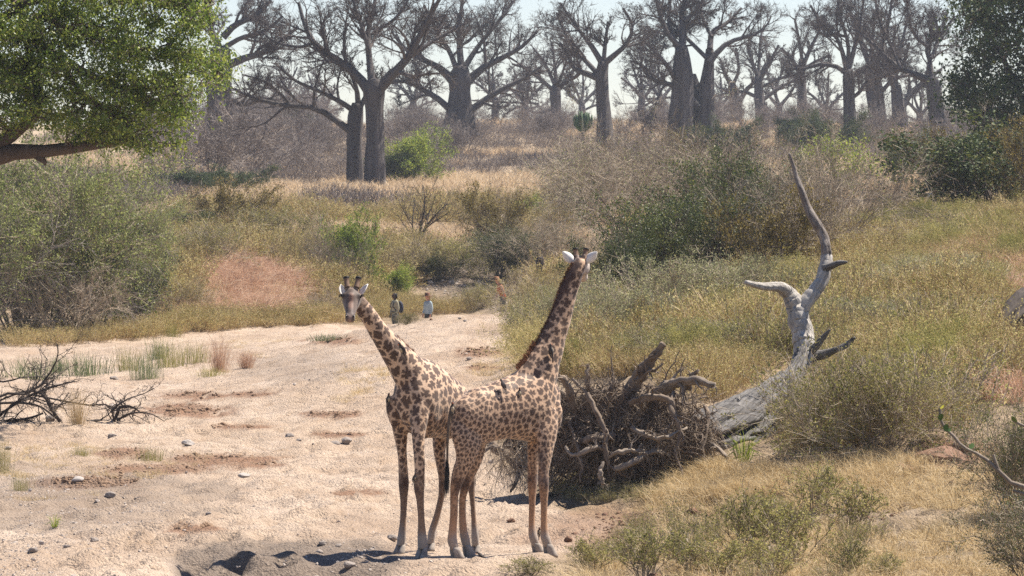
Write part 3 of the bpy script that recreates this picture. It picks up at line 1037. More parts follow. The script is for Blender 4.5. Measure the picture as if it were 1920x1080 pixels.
def _shade_right(V, Nn, r, H):
    base, spot, amt, t, s, h, isH = shade_common(V, Nn, r, H, .05, .98)
    base = base * np.array((.97, .93, .90))
    N = len(V)
    col = np.repeat(np.array((.55, .46, .40))[None], N, 0)
    col = lerp3(col, np.repeat(SPOT[None] * 1.4, N, 0), sstep(.035, .012, np.abs(s)) * sstep(-.02, .05, h))
    base = np.where(isH[:, None], col, base); amt = np.where(isH, amt * .35, amt)
    # the back of the neck is dark brown below the mane
    nk = (V[:, 2] > 2.75)
    zz = np.array([1.9, 2.5, 3.0, 3.5, 4.0, 4.3]);
    xb = np.array([P(px_, 397, 60.8)[0] for px_ in (930, 975, 1010, 1033, 1060, 1080)])
    edge = np.interp(V[:, 2], np.array([2.55, 2.85, 3.1, 3.4, 3.75, 4.05]), xb)
    m = sstep(.11, .015, V[:, 0] - edge) * sstep(2.5, 2.9, V[:, 2]) * (~isH)
    base = lerp3(base, np.repeat(SPOT[None] * 1.3, N, 0), np.clip(m, 0, .95))
    # dark scar on the near front leg
    q = P(1014, 858, 60.2)
    sc = np.exp(-((V[:, 0] - q[0]) / .035) ** 2 - ((V[:, 2] - q[2]) / .10) ** 2) * (V[:, 1] < 60.55)
    base = lerp3(base, np.repeat(np.array((.09, .07, .065))[None], N, 0), np.clip(sc * 1.2, 0, .9))
    q = P(1010, 893, 60.2)
    sc = np.exp(-((V[:, 0] - q[0]) / .13) ** 2 - ((V[:, 2] - q[2]) / .16) ** 2) * sstep(-.15, .1, fbm(V[:, 0] * 14, V[:, 2] * 9, 44, 3))
    base = lerp3(base, np.repeat(np.array((.17, .13, .12))[None], N, 0), np.clip(sc, 0, .75))
    return base, spot, amt


def sp_right(V):
    z = V[:, 2]; px, py = project(V[:, 0], V[:, 1], V[:, 2])
    s = np.interp(z, [.3, .9, 1.25, 1.8, 2.3, 2.8, 4.2], [.04, .045, .050, .085, .104, .118, .105])
    s = np.where((px < 925) & (z > 1.1) & (z < 2.25), np.interp(z, [1.1, 1.7, 2.25], [.05, .060, .075]), s)
    return s


def sp_left(V):
    z = V[:, 2]
    return np.interp(z, [.3, .9, 1.25, 1.8, 2.3, 2.8, 4.2], [.045, .05, .065, .105, .14, .14, .11])


latR = (-.574, .819, 0)
spR = dict(loc=tuple(P(945, 1038, 60.25)), lat=latR, fwd=(.82, .57, 0), seed=3, dsign=1,
    label='giraffe on the right seen from the side and behind, head turned away and ears spread', hw=1.0,
    torso=[W(851, 779, 59.68, .07, .12), W(860, 780, 59.76, .18, .255), W(884, 784, 59.93, .265, .39), W(914, 776, 60.12, .29, .40), W(945, 767, 60.3, .30, .425), W(975, 762, 60.5, .31, .49),
           W(1000, 760, 60.66, .285, .54), W(1020, 767, 60.8, .22, .44), W(1034, 775, 60.88, .14, .27), W(1040, 778, 60.92, .05, .10)],
    neck=[W(980, 770, 60.55, .19, .34), W(1002, 722, 60.64, .18, .365), W(1014, 694, 60.7, .155, .305), W(1025, 665, 60.78, .14, .25), W(1036, 636, 60.85, .13, .215), W(1050, 598, 60.92, .115, .178), W(1063, 552, 60.98, .108, .15),
          W(1075, 520, 61.02, .10, .128), W(1084, 500, 61.06, .09, .105), W(1089, 488, 61.1, .07, .08)],
    legs=[
        [(882, 752, 60.02, 10, .3), (880, 772, 59.93, 25, .38), (877, 804, 59.80, 37, .47), (876, 835, 59.75, 30, .5), (872, 862, 59.74, 20, .6), (862, 886, 59.73, 16.5, .55), (856, 905, 59.72, 13.5, .55), (852, 928, 59.72, 9.2, .7), (851, 965, 59.72, 8.2, .75), (848.5, 998, 59.72, 8.8, .8),
         (848, 1014, 59.72, 10, .85), (853, 1030, 59.72, 8.5, .9)],
        [(890, 790, 60.12, 30, .5), (892, 830, 60.14, 24, .5), (890, 862, 60.16, 17, .55), (881, 888, 60.18, 13, .55), (875, 905, 60.18, 11.5, .55), (868, 930, 60.18, 8, .7), (867, 965, 60.18, 7.6, .75), (869, 995, 60.18, 8.4, .8), (872, 1010, 60.18, 9.4, .85),
         (876, 1026, 60.18, 8, .9)],
        [(1022, 770, 60.6, 26, .6), (1024, 810, 60.5, 25, .52), (1023, 838, 60.45, 19, .55), (1021, 862, 60.42, 14, .7), (1019, 885, 60.40, 11, .8), (1019, 903, 60.40, 11.5, .85), (1020, 920, 60.40, 9.8, .8), (1020, 945, 60.40, 7.6, .8), (1020, 980, 60.40, 7.2, .8), (1021, 1000, 60.4, 8.8, .85),
         (1023, 1010, 60.4, 9.6, .9), (1028, 1024, 60.4, 8.2, .9)],
        [(1004, 790, 60.85, 22, .6), (1002, 830, 60.85, 15, .65), (1000, 860, 60.85, 12, .75), (999, 885, 60.85, 10.5, .85), (998, 902, 60.85, 10.8, .85), (998, 920, 60.85, 9, .8), (998, 945, 60.85, 7, .8), (997, 978, 60.85, 6.8, .8), (998, 998, 60.85, 8.2, .85), (1000, 1008, 60.85, 9, .9), (1005, 1022, 60.85, 8, .9)]],
    hooves=[((853, 1026, 59.72), (861, 1042, 59.70), .088), ((876, 1022, 60.18), (884, 1037, 60.18), .082), ((1028, 1020, 60.4), (1037, 1036, 60.4), .088), ((1005, 1018, 60.85), (1014, 1033, 60.85), .082)],
    bulges=[[W(1026, 735, 60.78, .10, .07), W(1033, 765, 60.80, .18, .135), W(1032, 792, 60.78, .18, .14), W(1024, 822, 60.70, .09, .08)]],
    poll=P(1088, 490, 61.12), muzzle=P(1094, 520, 61.62), hup=(.02, .25, 1), oss=(1.0, .15, .12),
    ears=[(P(1097, 492, 61.12), P(1119.5, 472, 61.05), .068, (0, .9, -.3)), (P(1077, 492, 61.12), P(1054.5, 471.5, 61.05), .068, (0, .9, -.3))],
    mane=(5, 33, 14), mane_len=.085, tail=[(853, 760, 59.62), (845, 775, 59.56), (841, 800, 59.52), (839, 835, 59.5), (838.5, 868, 59.5)], tuft=(-.01, .42),
    spacing=sp_right, shade=_shade_right, mane_mat=M['mane_red'])

latL = (.89, -.456, 0)
nl = np.array([(.85, -.52, 0)])
spL = dict(loc=tuple(P(810, 1038, 60.4)), lat=latL, fwd=(-.456, -.89, 0), seed=8, dsign=1,
    label='giraffe on the left with its chest towards the viewer, dark face looking straight out', hw=1.06,
    torso=[W(874, 770, 61.6, .08, .10), W(866, 778, 61.45, .22, .28), W(848, 770, 61.15, .29, .42), W(828, 761, 60.85, .31, .465), W(806, 753, 60.55, .32, .53), W(789, 748, 60.32, .325, .58), W(776, 757, 60.12, .31, .50),
           W(768, 764, 60.0, .25, .37), W(762, 770, 59.92, .14, .2), W(760, 772, 59.88, .05, .08)],
    neck=[W(792, 745, 60.3, .24, .36), W(775, 710, 60.15, .225, .325), W(752, 678, 59.98, .185, .25), W(728, 646, 59.82, .15, .185), W(707, 617, 59.68, .128, .15), W(690, 592, 59.56, .115, .132), W(675, 571, 59.47, .105, .12), W(665, 556, 59.42, .085, .095),
          W(661, 549, 59.4, .06, .07)],
    legs=[
        [(752, 760, 60.2, 26, .8), (750, 800, 60.3, 19, .8), (752, 825, 60.35, 14, .85), (754, 850, 60.38, 10, .9), (756, 880, 60.4, 9.4, .95), (757, 905, 60.4, 10.6, .95), (757, 918, 60.4, 9.6, .95), (757, 940, 60.4, 7.3, .95), (756, 975, 60.4, 6.8, .95), (754, 1000, 60.4, 8, 1),
         (753, 1010, 60.4, 8.6, 1), (751, 1024, 60.4, 8, 1)],
        [(786, 760, 59.98, 24, .8), (785, 800, 59.86, 19, .8), (785, 828, 59.8, 14, .85), (786, 855, 59.76, 11.2, .9), (787, 880, 59.75, 10, .95), (786, 905, 59.75, 11.2, .95), (786, 918, 59.75, 10.4, .95), (788, 940, 59.75, 7.8, .95), (790, 975, 59.75, 7.0, .95), (791, 1000, 59.75, 8.6, 1),
         (792, 1014, 59.75, 9.6, 1), (792, 1030, 59.75, 9, 1)],
        [(836, 780, 61.4, 26, .6), (826, 815, 61.35, 21, .65), (824, 845, 61.3, 15, .7), (827, 872, 61.3, 11, .8), (830, 893, 61.3, 10, .8), (830, 910, 61.3, 9.6, .8), (828, 930, 61.3, 7.8, .8), (820, 965, 61.3, 7, .9), (812, 990, 61.3, 7.6, .9), (809, 1006, 61.3, 8.4, .9), (807, 1020, 61.3, 7.5, .9)],
        [(868, 780, 61.25, 24, .6), (872, 815, 61.15, 20, .65), (880, 850, 61.05, 13, .7), (884, 878, 61.0, 9.5, .8), (884, 900, 61.0, 9, .8), (884, 915, 61.0, 8, .8), (886, 940, 61.0, 6, .85), (888, 970, 61.0, 5.6, .9), (890, 995, 61.0, 7, .95), (891, 1010, 61.0, 7.8, 1), (892, 1024, 61.0, 7, 1)]],
    hooves=[((751, 1020, 60.4), (748, 1036, 60.3), .080), ((792, 1026, 59.75), (791, 1043, 59.66), .088), ((807, 1018, 61.3), (805, 1034, 61.2), .078), ((892, 1022, 61.0), (894, 1036, 60.95), .078)],
    poll=P(660, 547, 59.42), muzzle=P(656, 600, 58.98), hup=(0, -1, .75), oss=(.35, .75, .20),
    bulges=[[W(733, 742, 60.15, .07, .06), W(737, 770, 60.12, .10, .10), W(742, 800, 60.15, .06, .06)]],
    ears=[(P(643, 553, 59.44), P(639, 533, 59.5), .045, (.3, -1, 0)), (P(675, 556, 59.44), P(689.5, 532, 59.5), .052, (-.7, -.6, .2))],
    mane=(6, 34, 12), mane_len=.075, tail=[(876, 765, 61.7), (884, 790, 61.75), (888, 830, 61.75), (888, 866, 61.7)], tuft=(.01, .30),
    spacing=sp_left, shade=_shade_left, mane_mat=M['mane'])

GIR = [build_giraffe(spR), build_giraffe(spL)]


# ------------------------------------------------------------------ oxpeckers
M['bird_dark'] = plain('dark_brown_plumage', (.055, .045, .042), .7, .3, 30)
M['bird_belly'] = plain('buff_belly_plumage', (.38, .30, .20), .7, .15, 30)
M['beak'] = plain('red_yellow_beak', (.45, .12, .04), .4, .2, 30)


def bird(pos, heading, tilt, label, cat='bird', size=.2, belly=True):
    root = empty('oxpecker', pos, 0, label, cat, 'small birds on and around the giraffes')
    mb = MB()
    loft(mb, [(0, 0, -.01, .03, .03), (.0, 0, .15, .10, .10), (.0, .02, .38, .17, .18), (0, .02, .6, .13, .14), (0, 0, .72, .085, .085), (0, -.03, .84, .09, .095), (0, -.06, .92, .05, .05)], (1, 0, 0), 3, 12)
    bd = mb.build('body', M['bird_dark'])
    m2 = MB(); loft(m2, [(0, -.05, .2, .06, .05), (0, -.09, .4, .12, .12), (0, -.08, .58, .08, .09)], (1, 0, 0), 3, 10)
    bl = m2.build('belly', M['bird_belly'] if belly else M['bird_dark'])
    m3 = MB(); loft(m3, [(0, -.09, .86, .035, .04), (0, -.17, .85, .025, .03), (0, -.24, .82, .006, .006)], (1, 0, 0), 2, 8)
    bk = m3.build('beak', M['beak'])
    m4 = MB(); loft(m4, [(0, .03, .12, .06, .02), (0, .07, -.2, .05, .014), (0, .1, -.48, .035, .01)], (1, 0, 0), 2, 8)
    tl = m4.build('tail', M['bird_dark'])
    parts = [bd, bl, bk, tl]
    for s in (-1, 1):
        m5 = MB(); loft(m5, [(s * .1, .06, .62, .03, .02), (s * .155, .07, .4, .035, .09), (s * .12, .09, .1, .025, .07), (s * .05, .1, -.12, .012, .02)], (1, 0, 0), 3, 8)
        parts.append(m5.build('wing', M['bird_dark']))
        m6 = MB(); m6.tubes(np.array([[(s * .05, -.08, .25), (s * .05, -.16, .2), (s * .05, -.2, .12)]]), np.array([[.014, .012, .012]]), 5)
        parts.append(m6.build('leg', M['bird_belly']))
    R_ = Matrix.Rotation(heading, 4, 'Z') @ Matrix.Rotation(tilt, 4, 'X') @ Matrix.Scale(size, 4)
    for p in parts:
        p.data.transform(R_); p.parent = root
    return root


bird(P(757, 665, 59.62), -.6, .55, 'dark oxpecker perched on the mane of the left giraffe', size=.22)
bird(P(728, 758, 60.02), .5, .1, 'dark oxpecker clinging to the chest edge of the left giraffe', size=.17)
bird(P(776, 903, 59.68), .9, .2, 'small dark bird on the knee of the left giraffe', size=.13)
bird(P(1036, 668, 60.62), 2.4, -.3, 'dark oxpecker on the lower neck of the right giraffe', size=.2)
bird(P(946, 730, 60.0), -2.2, .4, 'oxpecker with pale belly on the back of the right giraffe', size=.17)
bird(P(974, 747, 60.16), .2, .1, 'grey brown oxpecker clinging to the flank of the right giraffe', size=.17)
bird(P(1001, 662, 60.72), -.4, .9, 'dark oxpecker at the foot of the mane of the right giraffe', size=.15)
bird(P(848, 778, 59.5), .2, .1, 'dark oxpecker beside the tail root of the right giraffe', size=.2)
gz = hit(908, 1050)
bird((gz[0], gz[1], gz[2] - .005), -1.9, .75, 'small dark bird standing on the ground by the hind hooves', size=.17)
bird(P(1011, 1005, 60.55), .3, .15, 'dark bird between the front hooves of the right giraffe', size=.14)

# ------------------------------------------------------------------ baobabs
def pathm(rows, D, n=None):
    """rows px, py, half width px, (depth offset) -> points and radii"""
    a = np.array([(*P(r[0], r[1], D + (r[3] if len(r) > 3 else 0)), r[2] * D / FPX) for r in rows])
    s = spline(a, 4)
    if n:
        k = np.linspace(0, len(s) - 1, n)
        s = np.stack([np.interp(k, np.arange(len(s)), s[:, j]) for j in range(4)], 1)
    return s[:, :3], np.maximum(s[:, 3], .01)


def gnarl(mb, C, R, S=20, amp=.12, fr=3.0, seed=0, mat=0, cap=True, flute=5):
    """a solid trunk with ridges and lumps"""
    T = norm(np.gradient(C, axis=0)); A = np.array((0.13, 1, .07))
    U = norm(np.cross(T, A)); V = np.cross(T, U)
    th = np.arange(S) / S * 2 * np.pi
    L = np.concatenate([[0], np.cumsum(np.linalg.norm(np.diff(C, axis=0), axis=1))])
    r0 = R.mean()
    g = fbm(np.cos(th)[None] * fr * .6 + L[:, None] / r0 * .12 + seed, np.sin(th)[None] * fr * .6 + L[:, None] / r0 * .06, seed, 3)
    rid = np.abs(np.sin(th[None] * flute / 2 + L[:, None] / r0 * .1 + seed)) - .6
    rr = R[:, None] * (1 + amp * 1.3 * g + amp * .45 * rid)
    ring = C[:, None] + rr[..., None] * (np.cos(th)[None, :, None] * U[:, None] + np.sin(th)[None, :, None] * V[:, None])
    K = len(C); idx = np.arange(K * S).reshape(K, S); nx = np.roll(idx, -1, 1)
    q = np.stack([idx[:-1], nx[:-1], nx[1:], idx[1:]], -1).reshape(-1, 4)
    t = [(K * S, idx[-1, k], idx[-1, (k + 1) % S]) for k in range(S)]
    mb.add(np.vstack([ring.reshape(-1, 3), C[-1] + T[-1] * R[-1] * .3]), q, t, mat)


def baobab(label, D, trunks, limbs, dens=1.0, up=.10, twig=.02, group='leafless baobabs on the ridge'):
    base = P(trunks[0][0][0], trunks[0][0][1], D)
    root = empty('baobab_tree', tuple(base), 0, label, 'tree', group)
    kids = []
    for k, tr in enumerate(trunks):
        C, R = pathm([(tr[0][0], tr[0][1] + 14, tr[0][2] * 1.12)] + tr, D + k * 1.2)
        R = R * .90
        mb = MB(); gnarl(mb, C, R, 30, .26, 4, int(rng.integers(99)), flute=9)
        kids.append(mb.build('trunk', M['bark_baobab']))
    LP, LR = [], []
    for l in limbs:
        dd = rng.uniform(-1, 1) * 4.0
        rows = [(r[0], r[1], r[2], dd * i / (len(l) - 1)) for i, r in enumerate(l)]
        C, R = pathm(rows, D, 9)
        R = R * .74
        mb = MB(); mb.tubes(C[None], R[None], 9, 0, True)
        kids.append(mb.build('limb', M['bark_baobab']))
        LP.append(C[1::1]); LR.append(R[1::1])
    LP = np.array(LP); LR = np.array(LR)
    # extra limbs leave the crown towards and away from the viewer
    e1, e2 = grow(LP, LR, 2, (.1, .5), (35, 75), (.45, .8), 8, .14, .10, .55, .2)
    mb = MB(); mb.tubes(e1, e2, 6, 0, True)
    A = np.concatenate([LP, e1]); B = np.concatenate([LR, e2])
    p1, r1 = grow(A, B, max(3, int(9.5 * dens)), (.22, 1), (25, 65), (.30, .55), 6, .16, up, .5, .25, twig * 1.4)
    p2, r2 = grow(p1, r1, 4, (.2, 1), (20, 60), (.40, .7), 4, .16, up * .6, .65, .35, twig)
    p3, r3 = grow(p2, r2, 5, (.15, 1), (20, 60), (.45, .85), 2, .2, up * .4, .75, .5, twig * .85)
    mb.tubes(p1, r1, 4, 0, False); mb.tubes(p2, r2, 3, 0, False); mb.tubes(p3, r3, 3, 0, False)
    if dens > 1.05:
        p4, r4 = grow(p3, r3, 2, (.3, 1), (20, 60), (.6, 1.1), 2, .2, 0, .8, .5, twig * .7)
        mb.tubes(p4, r4, 3, 0, False)
    tw = mb.build('crown', M['twig_far']); tw['kind'] = 'stuff'
    for k in kids + [tw]:
        k.data.transform(Matrix.Translation(-Vector(base))); k.parent = root
    return root


baobab('tall baobab with a smooth column trunk, right one of the pair standing close together', 318,
       [[(705, 358, 23), (704, 310, 21), (703, 255, 17.5), (702, 205, 17), (701, 172, 20), (700, 150, 15)]],
       [[(695, 175, 15), (668, 140, 12), (628, 110, 10), (592, 85, 8), (572, 48, 6), (560, 5, 4)], [(698, 160, 11), (692, 105, 8), (690, 60, 7), (700, 20, 5), (708, -30, 4)],
        [(708, 170, 16), (738, 138, 12), (765, 108, 10), (788, 66, 8), (806, 30, 6), (835, -20, 4)], [(693, 100, 6), (682, 62, 5), (668, 20, 4), (655, -30, 3)],
        [(764, 110, 6), (800, 85, 5), (838, 62, 4), (880, 40, 3)], [(585, 82, 5), (560, 88, 4), (520, 80, 3), (490, 60, 2)], [(700, 60, 5), (735, 40, 4), (760, 10, 3), (775, -30, 2)]], 1.15)
baobab('shorter baobab with one long low limb reaching left, left one of the pair', 321,
       [[(668, 358, 19), (666, 310, 17), (665, 260, 15), (667, 220, 16), (672, 195, 12)]],
       [[(660, 248, 10), (625, 222, 8.5), (592, 203, 7.5), (548, 198, 6.5), (505, 192, 5.5), (465, 180, 4.5), (428, 160, 3.5)], [(668, 212, 8), (640, 192, 6.5), (600, 172, 5), (555, 152, 4), (515, 118, 3)],
        [(672, 200, 8), (668, 165, 6), (655, 130, 4.5), (640, 95, 3)], [(676, 200, 7), (690, 175, 6), (715, 150, 4), (735, 130, 3)], [(545, 197, 4), (520, 170, 4), (490, 150, 3), (455, 140, 2)]], 1.0)
baobab('broad baobab with low limbs arching out to both sides, behind the bright green bush', 430,
       [[(862, 240, 31), (862, 205, 24), (862, 172, 20), (863, 148, 22), (865, 125, 14)]],
       [[(850, 212, 10), (822, 186, 8), (790, 167, 6.5), (762, 153, 5), (735, 155, 4)], [(852, 155, 13), (825, 128, 9), (793, 112, 7), (760, 92, 5), (735, 60, 3)],
        [(876, 212, 10), (908, 188, 8), (948, 164, 6.5), (985, 146, 5), (1012, 126, 4)], [(874, 155, 13), (905, 128, 9), (942, 108, 7), (978, 88, 5), (1008, 58, 3)],
        [(866, 135, 10), (862, 90, 8), (862, 45, 6), (868, -5, 4)], [(858, 135, 8), (842, 95, 6), (820, 60, 5), (795, 10, 3)], [(872, 125, 8), (898, 85, 6), (935, 40, 5), (965, 0, 3)]], 1.25)
baobab('baobab half hidden by the leafy tree, crooked limbs reaching right in the upper left', 380,
       [[(412, 330, 30), (412, 270, 28), (412, 200, 26), (412, 140, 24), (415, 90, 18)]],
       [[(420, 125, 12), (462, 108, 9), (502, 96, 7), (532, 72, 5), (560, 50, 4)], [(418, 70, 10), (442, 46, 8), (482, 28, 6), (508, 0, 4)], [(425, 185, 8), (462, 196, 7), (500, 184, 5), (545, 204, 4)],
        [(412, 90, 9), (395, 50, 7), (385, 0, 5)], [(420, 90, 7), (455, 70, 6), (495, 60, 5), (530, 30, 3)]], 1.1)
baobab('slim baobab standing in haze between the broad one and the euphorbia', 540,
       [[(1045, 236, 11), (1043, 200, 10.5), (1042, 175, 11), (1043, 160, 8)]],
       [[(1040, 172, 6), (1015, 150, 5), (985, 128, 4), (960, 120, 3)], [(1046, 170, 6), (1068, 142, 5), (1090, 112, 3)], [(1036, 205, 4), (1005, 212, 3.5), (975, 200, 3), (945, 215, 2)], [(1043, 160, 6), (1040, 120, 4), (1035, 80, 3)],
        [(1040, 160, 5), (1022, 120, 4), (1000, 90, 3)], [(1046, 160, 4), (1060, 120, 3), (1068, 80, 2)]], 1.0)
baobab('pale trunked baobab with a sunlit right edge beside the euphorbia', 400,
       [[(1136, 278, 20), (1133, 245, 18), (1131, 205, 15), (1129, 170, 12.5), (1128, 140, 12), (1131, 116, 10)]],
       [[(1124, 148, 9), (1100, 138, 8), (1076, 128, 6.5), (1066, 104, 5), (1050, 80, 3.5)], [(1122, 140, 7), (1100, 116, 6), (1076, 92, 5), (1058, 60, 4), (1044, 25, 3)],
        [(1127, 116, 8), (1110, 88, 7), (1090, 62, 5), (1070, 35, 4), (1050, 5, 3)], [(1134, 118, 9), (1156, 100, 7), (1176, 80, 5.5), (1186, 48, 4), (1168, 15, 3)], [(1132, 112, 6), (1135, 80, 5), (1140, 40, 3)]], 1.1)
baobab('giant baobab with clustered fluted trunks, largest on the ridge', 420,
       [[(1278, 264, 27), (1279, 215, 24), (1280, 165, 22), (1279, 120, 18), (1277, 88, 12)], [(1322, 262, 24), (1320, 215, 21), (1323, 170, 17), (1329, 125, 11), (1331, 92, 8)], [(1301, 264, 22), (1302, 220, 19), (1302, 175, 16), (1296, 140, 9)], [(1262, 264, 14), (1266, 215, 12), (1270, 170, 10)]],
       [[(1278, 95, 11), (1281, 60, 9), (1280, 25, 7), (1288, -30, 5)], [(1277, 100, 9), (1262, 72, 7), (1254, 35, 5), (1258, -10, 4)], [(1308, 200, 9), (1278, 166, 8), (1242, 155, 6), (1217, 146, 5), (1205, 124, 4), (1182, 114, 2.5)], [(1268, 152, 7), (1250, 122, 6), (1226, 96, 4.5), (1208, 78, 3)], [(1330, 118, 9), (1352, 90, 7), (1380, 74, 5.5), (1412, 66, 4.5), (1436, 50, 3), (1446, 30, 2)],
        [(1331, 92, 8), (1336, 60, 7), (1362, 44, 5), (1390, 15, 3)], [(1276, 90, 8), (1250, 60, 6), (1236, 20, 5), (1226, -20, 3)], [(1326, 110, 6), (1292, 76, 5), (1268, 50, 4), (1240, 18, 3)], [(1282, 40, 6), (1310, 15, 5), (1330, -25, 3)],
        [(1335, 70, 5), (1320, 40, 4), (1310, 0, 3)]], 1.25)
baobab('forked baobab standing just right of the giant cluster in the haze', 570,
       [[(1381, 232, 12), (1379, 200, 11), (1376, 172, 9), (1372, 155, 7)]],
       [[(1374, 165, 6), (1360, 140, 5), (1350, 110, 3)], [(1384, 195, 7), (1400, 168, 6), (1418, 150, 4), (1435, 120, 3)], [(1374, 160, 5), (1385, 130, 4), (1380, 90, 3)], [(1372, 170, 4), (1345, 180, 3), (1325, 178, 2)]], .9)
baobab('hazy baobab with two level arms held out like shelves', 550,
       [[(1427, 240, 13), (1425, 200, 12), (1423, 172, 10), (1422, 145, 8)]],
       [[(1418, 182, 5), (1398, 173, 4.5), (1370, 172, 4), (1350, 165, 3)], [(1432, 186, 6), (1460, 166, 5), (1485, 153, 4), (1510, 148, 3)], [(1422, 148, 6), (1410, 115, 5), (1400, 80, 3)], [(1425, 150, 6), (1442, 120, 5), (1460, 85, 3)], [(1422, 145, 5), (1424, 100, 4), (1428, 60, 3)], [(1426, 165, 4), (1460, 148, 4), (1495, 140, 3)]], 1.0)
baobab('narrow upright baobab right of the gap of open sky', 560,
       [[(1505, 250, 13), (1504, 205, 10), (1504, 165, 9), (1503, 130, 8), (1504, 110, 6)]],
       [[(1502, 140, 6), (1485, 112, 5), (1465, 90, 3)], [(1505, 125, 6), (1520, 90, 5), (1538, 55, 3)], [(1500, 160, 5), (1488, 142, 4), (1470, 120, 3)], [(1504, 112, 5), (1498, 75, 4), (1490, 35, 3)], [(1506, 130, 4), (1530, 115, 4), (1555, 105, 3)]], 1.0)
baobab('straight baobab with spreading arms over the shrubs, midway between open sky and the dark tree', 430,
       [[(1596, 272, 15), (1593, 228, 13), (1591, 185, 12), (1591, 150, 12), (1590, 130, 9)]],
       [[(1587, 138, 7), (1568, 125, 6), (1538, 121, 5), (1508, 129, 4), (1480, 128, 3)], [(1588, 132, 8), (1580, 100, 6), (1568, 70, 5), (1540, 45, 4), (1520, 10, 3)], [(1596, 142, 8), (1624, 126, 6), (1652, 108, 5), (1680, 90, 3)],
        [(1596, 185, 5), (1612, 172, 5), (1628, 150, 4), (1650, 140, 3)], [(1591, 130, 7), (1602, 90, 6), (1612, 45, 4), (1620, 0, 3)], [(1590, 128, 6), (1590, 80, 5), (1575, 30, 4), (1570, -20, 3)]], 1.3)
baobab('thick dark baobab trunk rising from shrubs, its crown merging with its neighbours', 500,
       [[(1650, 270, 21), (1645, 215, 18), (1639, 165, 17), (1633, 125, 14)]],
       [[(1636, 130, 9), (1620, 95, 7), (1605, 50, 5), (1590, 10, 3)], [(1634, 130, 9), (1650, 90, 7), (1665, 45, 5), (1672, 0, 3)], [(1645, 180, 6), (1672, 150, 5), (1695, 115, 4), (1705, 80, 3)], [(1632, 120, 7), (1636, 75, 5), (1640, 20, 4)]], 1.2)
baobab('baobab splitting low into a wide V beside the thick dark trunk', 490,
       [[(1692, 262, 17), (1688, 220, 15), (1684, 190, 12), (1680, 160, 9)]],
       [[(1690, 205, 9), (1708, 175, 8), (1736, 152, 6), (1765, 130, 4)], [(1682, 170, 8), (1676, 125, 6), (1690, 85, 5), (1700, 40, 3)], [(1682, 175, 6), (1660, 130, 5), (1650, 90, 4)], [(1736, 150, 5), (1742, 110, 4), (1735, 60, 3)]], 1.1)
baobab('leaning baobab with one long sunlit limb stretching left, next to the dark evergreen', 390,
       [[(1768, 275, 24), (1760, 235, 18), (1754, 195, 15), (1750, 162, 14), (1747, 145, 10)]],
       [[(1746, 152, 10), (1720, 142, 9), (1690, 130, 7), (1662, 108, 6), (1632, 78, 4.5), (1600, 55, 3)], [(1748, 148, 7), (1743, 112, 6), (1738, 85, 5), (1768, 60, 4), (1790, 30, 3)], [(1738, 86, 5), (1718, 70, 4), (1705, 40, 3), (1700, 0, 2)],
        [(1690, 130, 5), (1672, 90, 4), (1650, 40, 4), (1640, -10, 3)], [(1745, 110, 5), (1760, 70, 4), (1750, 20, 3)]], 1.2)
FARB = [(545, 250, 620, 'small hazy baobab left of the close pair, seen through its twigs'), (600, 250, 600, 'distant baobab behind the long low limb of the pair'),
        (775, 240, 640, 'distant baobab between the close pair and the broad one'), (930, 238, 600, 'distant baobab tangled under the right arm of the broad one'),
        (1240, 232, 640, 'distant low baobab seen under the left arm of the giant cluster'), (1205, 232, 680, 'faint baobab at the left of the far low gap beside the giant cluster'),
        (1460, 245, 660, 'faint far baobab behind the shelf armed one'), (1550, 250, 640, 'faint far baobab between the narrow upright one and the straight one'),
        (1725, 260, 600, 'distant baobab behind the V shaped one'), (330, 260, 560, 'distant baobab behind the leafy tree in the upper left'), (985, 236, 660, 'distant baobab left of the slim hazy one'),
        (1090, 236, 690, 'faint baobab right behind the euphorbia'), (1345, 238, 660, 'faint baobab behind the foot of the giant cluster')]
for (x, y, D, lab) in FARB:
    h = rng.uniform(80, 110) * 560 / D; j = lambda s: rng.uniform(-s, s)
    baobab(lab, D, [[(x, y, 9), (x + j(2), y - h * .35, 7.5), (x + j(3), y - h * .6, 6)]],
           [[(x, y - h * .5, 5), (x - 18, y - h * .75, 4), (x - 38 + j(8), y - h * .95, 2.5)], [(x, y - h * .5, 5), (x + 18, y - h * .75, 4), (x + 36 + j(8), y - h, 2.5)], [(x, y - h * .55, 5), (x + j(8), y - h * .9, 3.5), (x + j(14), y - h * 1.35, 2)],
            [(x, y - h * .35, 3), (x + 25 * rng.choice([-1, 1]), y - h * .5, 3), (x + 45 * rng.choice([-1, 1]), y - h * .55, 2)], [(x, y - h * .55, 4), (x - 12, y - h * .95, 3), (x - 22, y - h * 1.3, 2)]], .62, .08, .035)

# ------------------------------------------------------------------ candelabra euphorbia
M['euph'] = plain('euphorbia_green', (.045, .085, .03), .6, .35, 3)
eb = P(1093, 266, 385)
er = empty('candelabra_euphorbia', tuple(eb), 0, 'dark green candelabra euphorbia left of the pale trunked baobab', 'tree')
mb = MB(); mb.tubes(np.array([[(0, 0, -.5), (0, 0, .6), (0, 0, 1.4)]]), np.array([[.16, .14, .13]]), 8)
mb.build('trunk', M['bark_brown'], er)
for k in range(26):
    a = rng.uniform(0, 6.283); r = .85 * math.sqrt(rng.uniform(.02, 1))
    mb = MB(); x, y = r * math.cos(a), r * math.sin(a)
    tp = 2.75 - .55 * r * r + rng.uniform(-.1, .1)
    mb.tubes(np.array([[(0, 0, .75), (x * .45, y * .45, 1.05), (x * .9, y * .9, 1.5), (x, y, 2.0), (x, y, tp)]]), np.array([[.05, .07, .10, .12, .05]]), 5, cap=True)
    mb.build('arm', M['euph'], er)


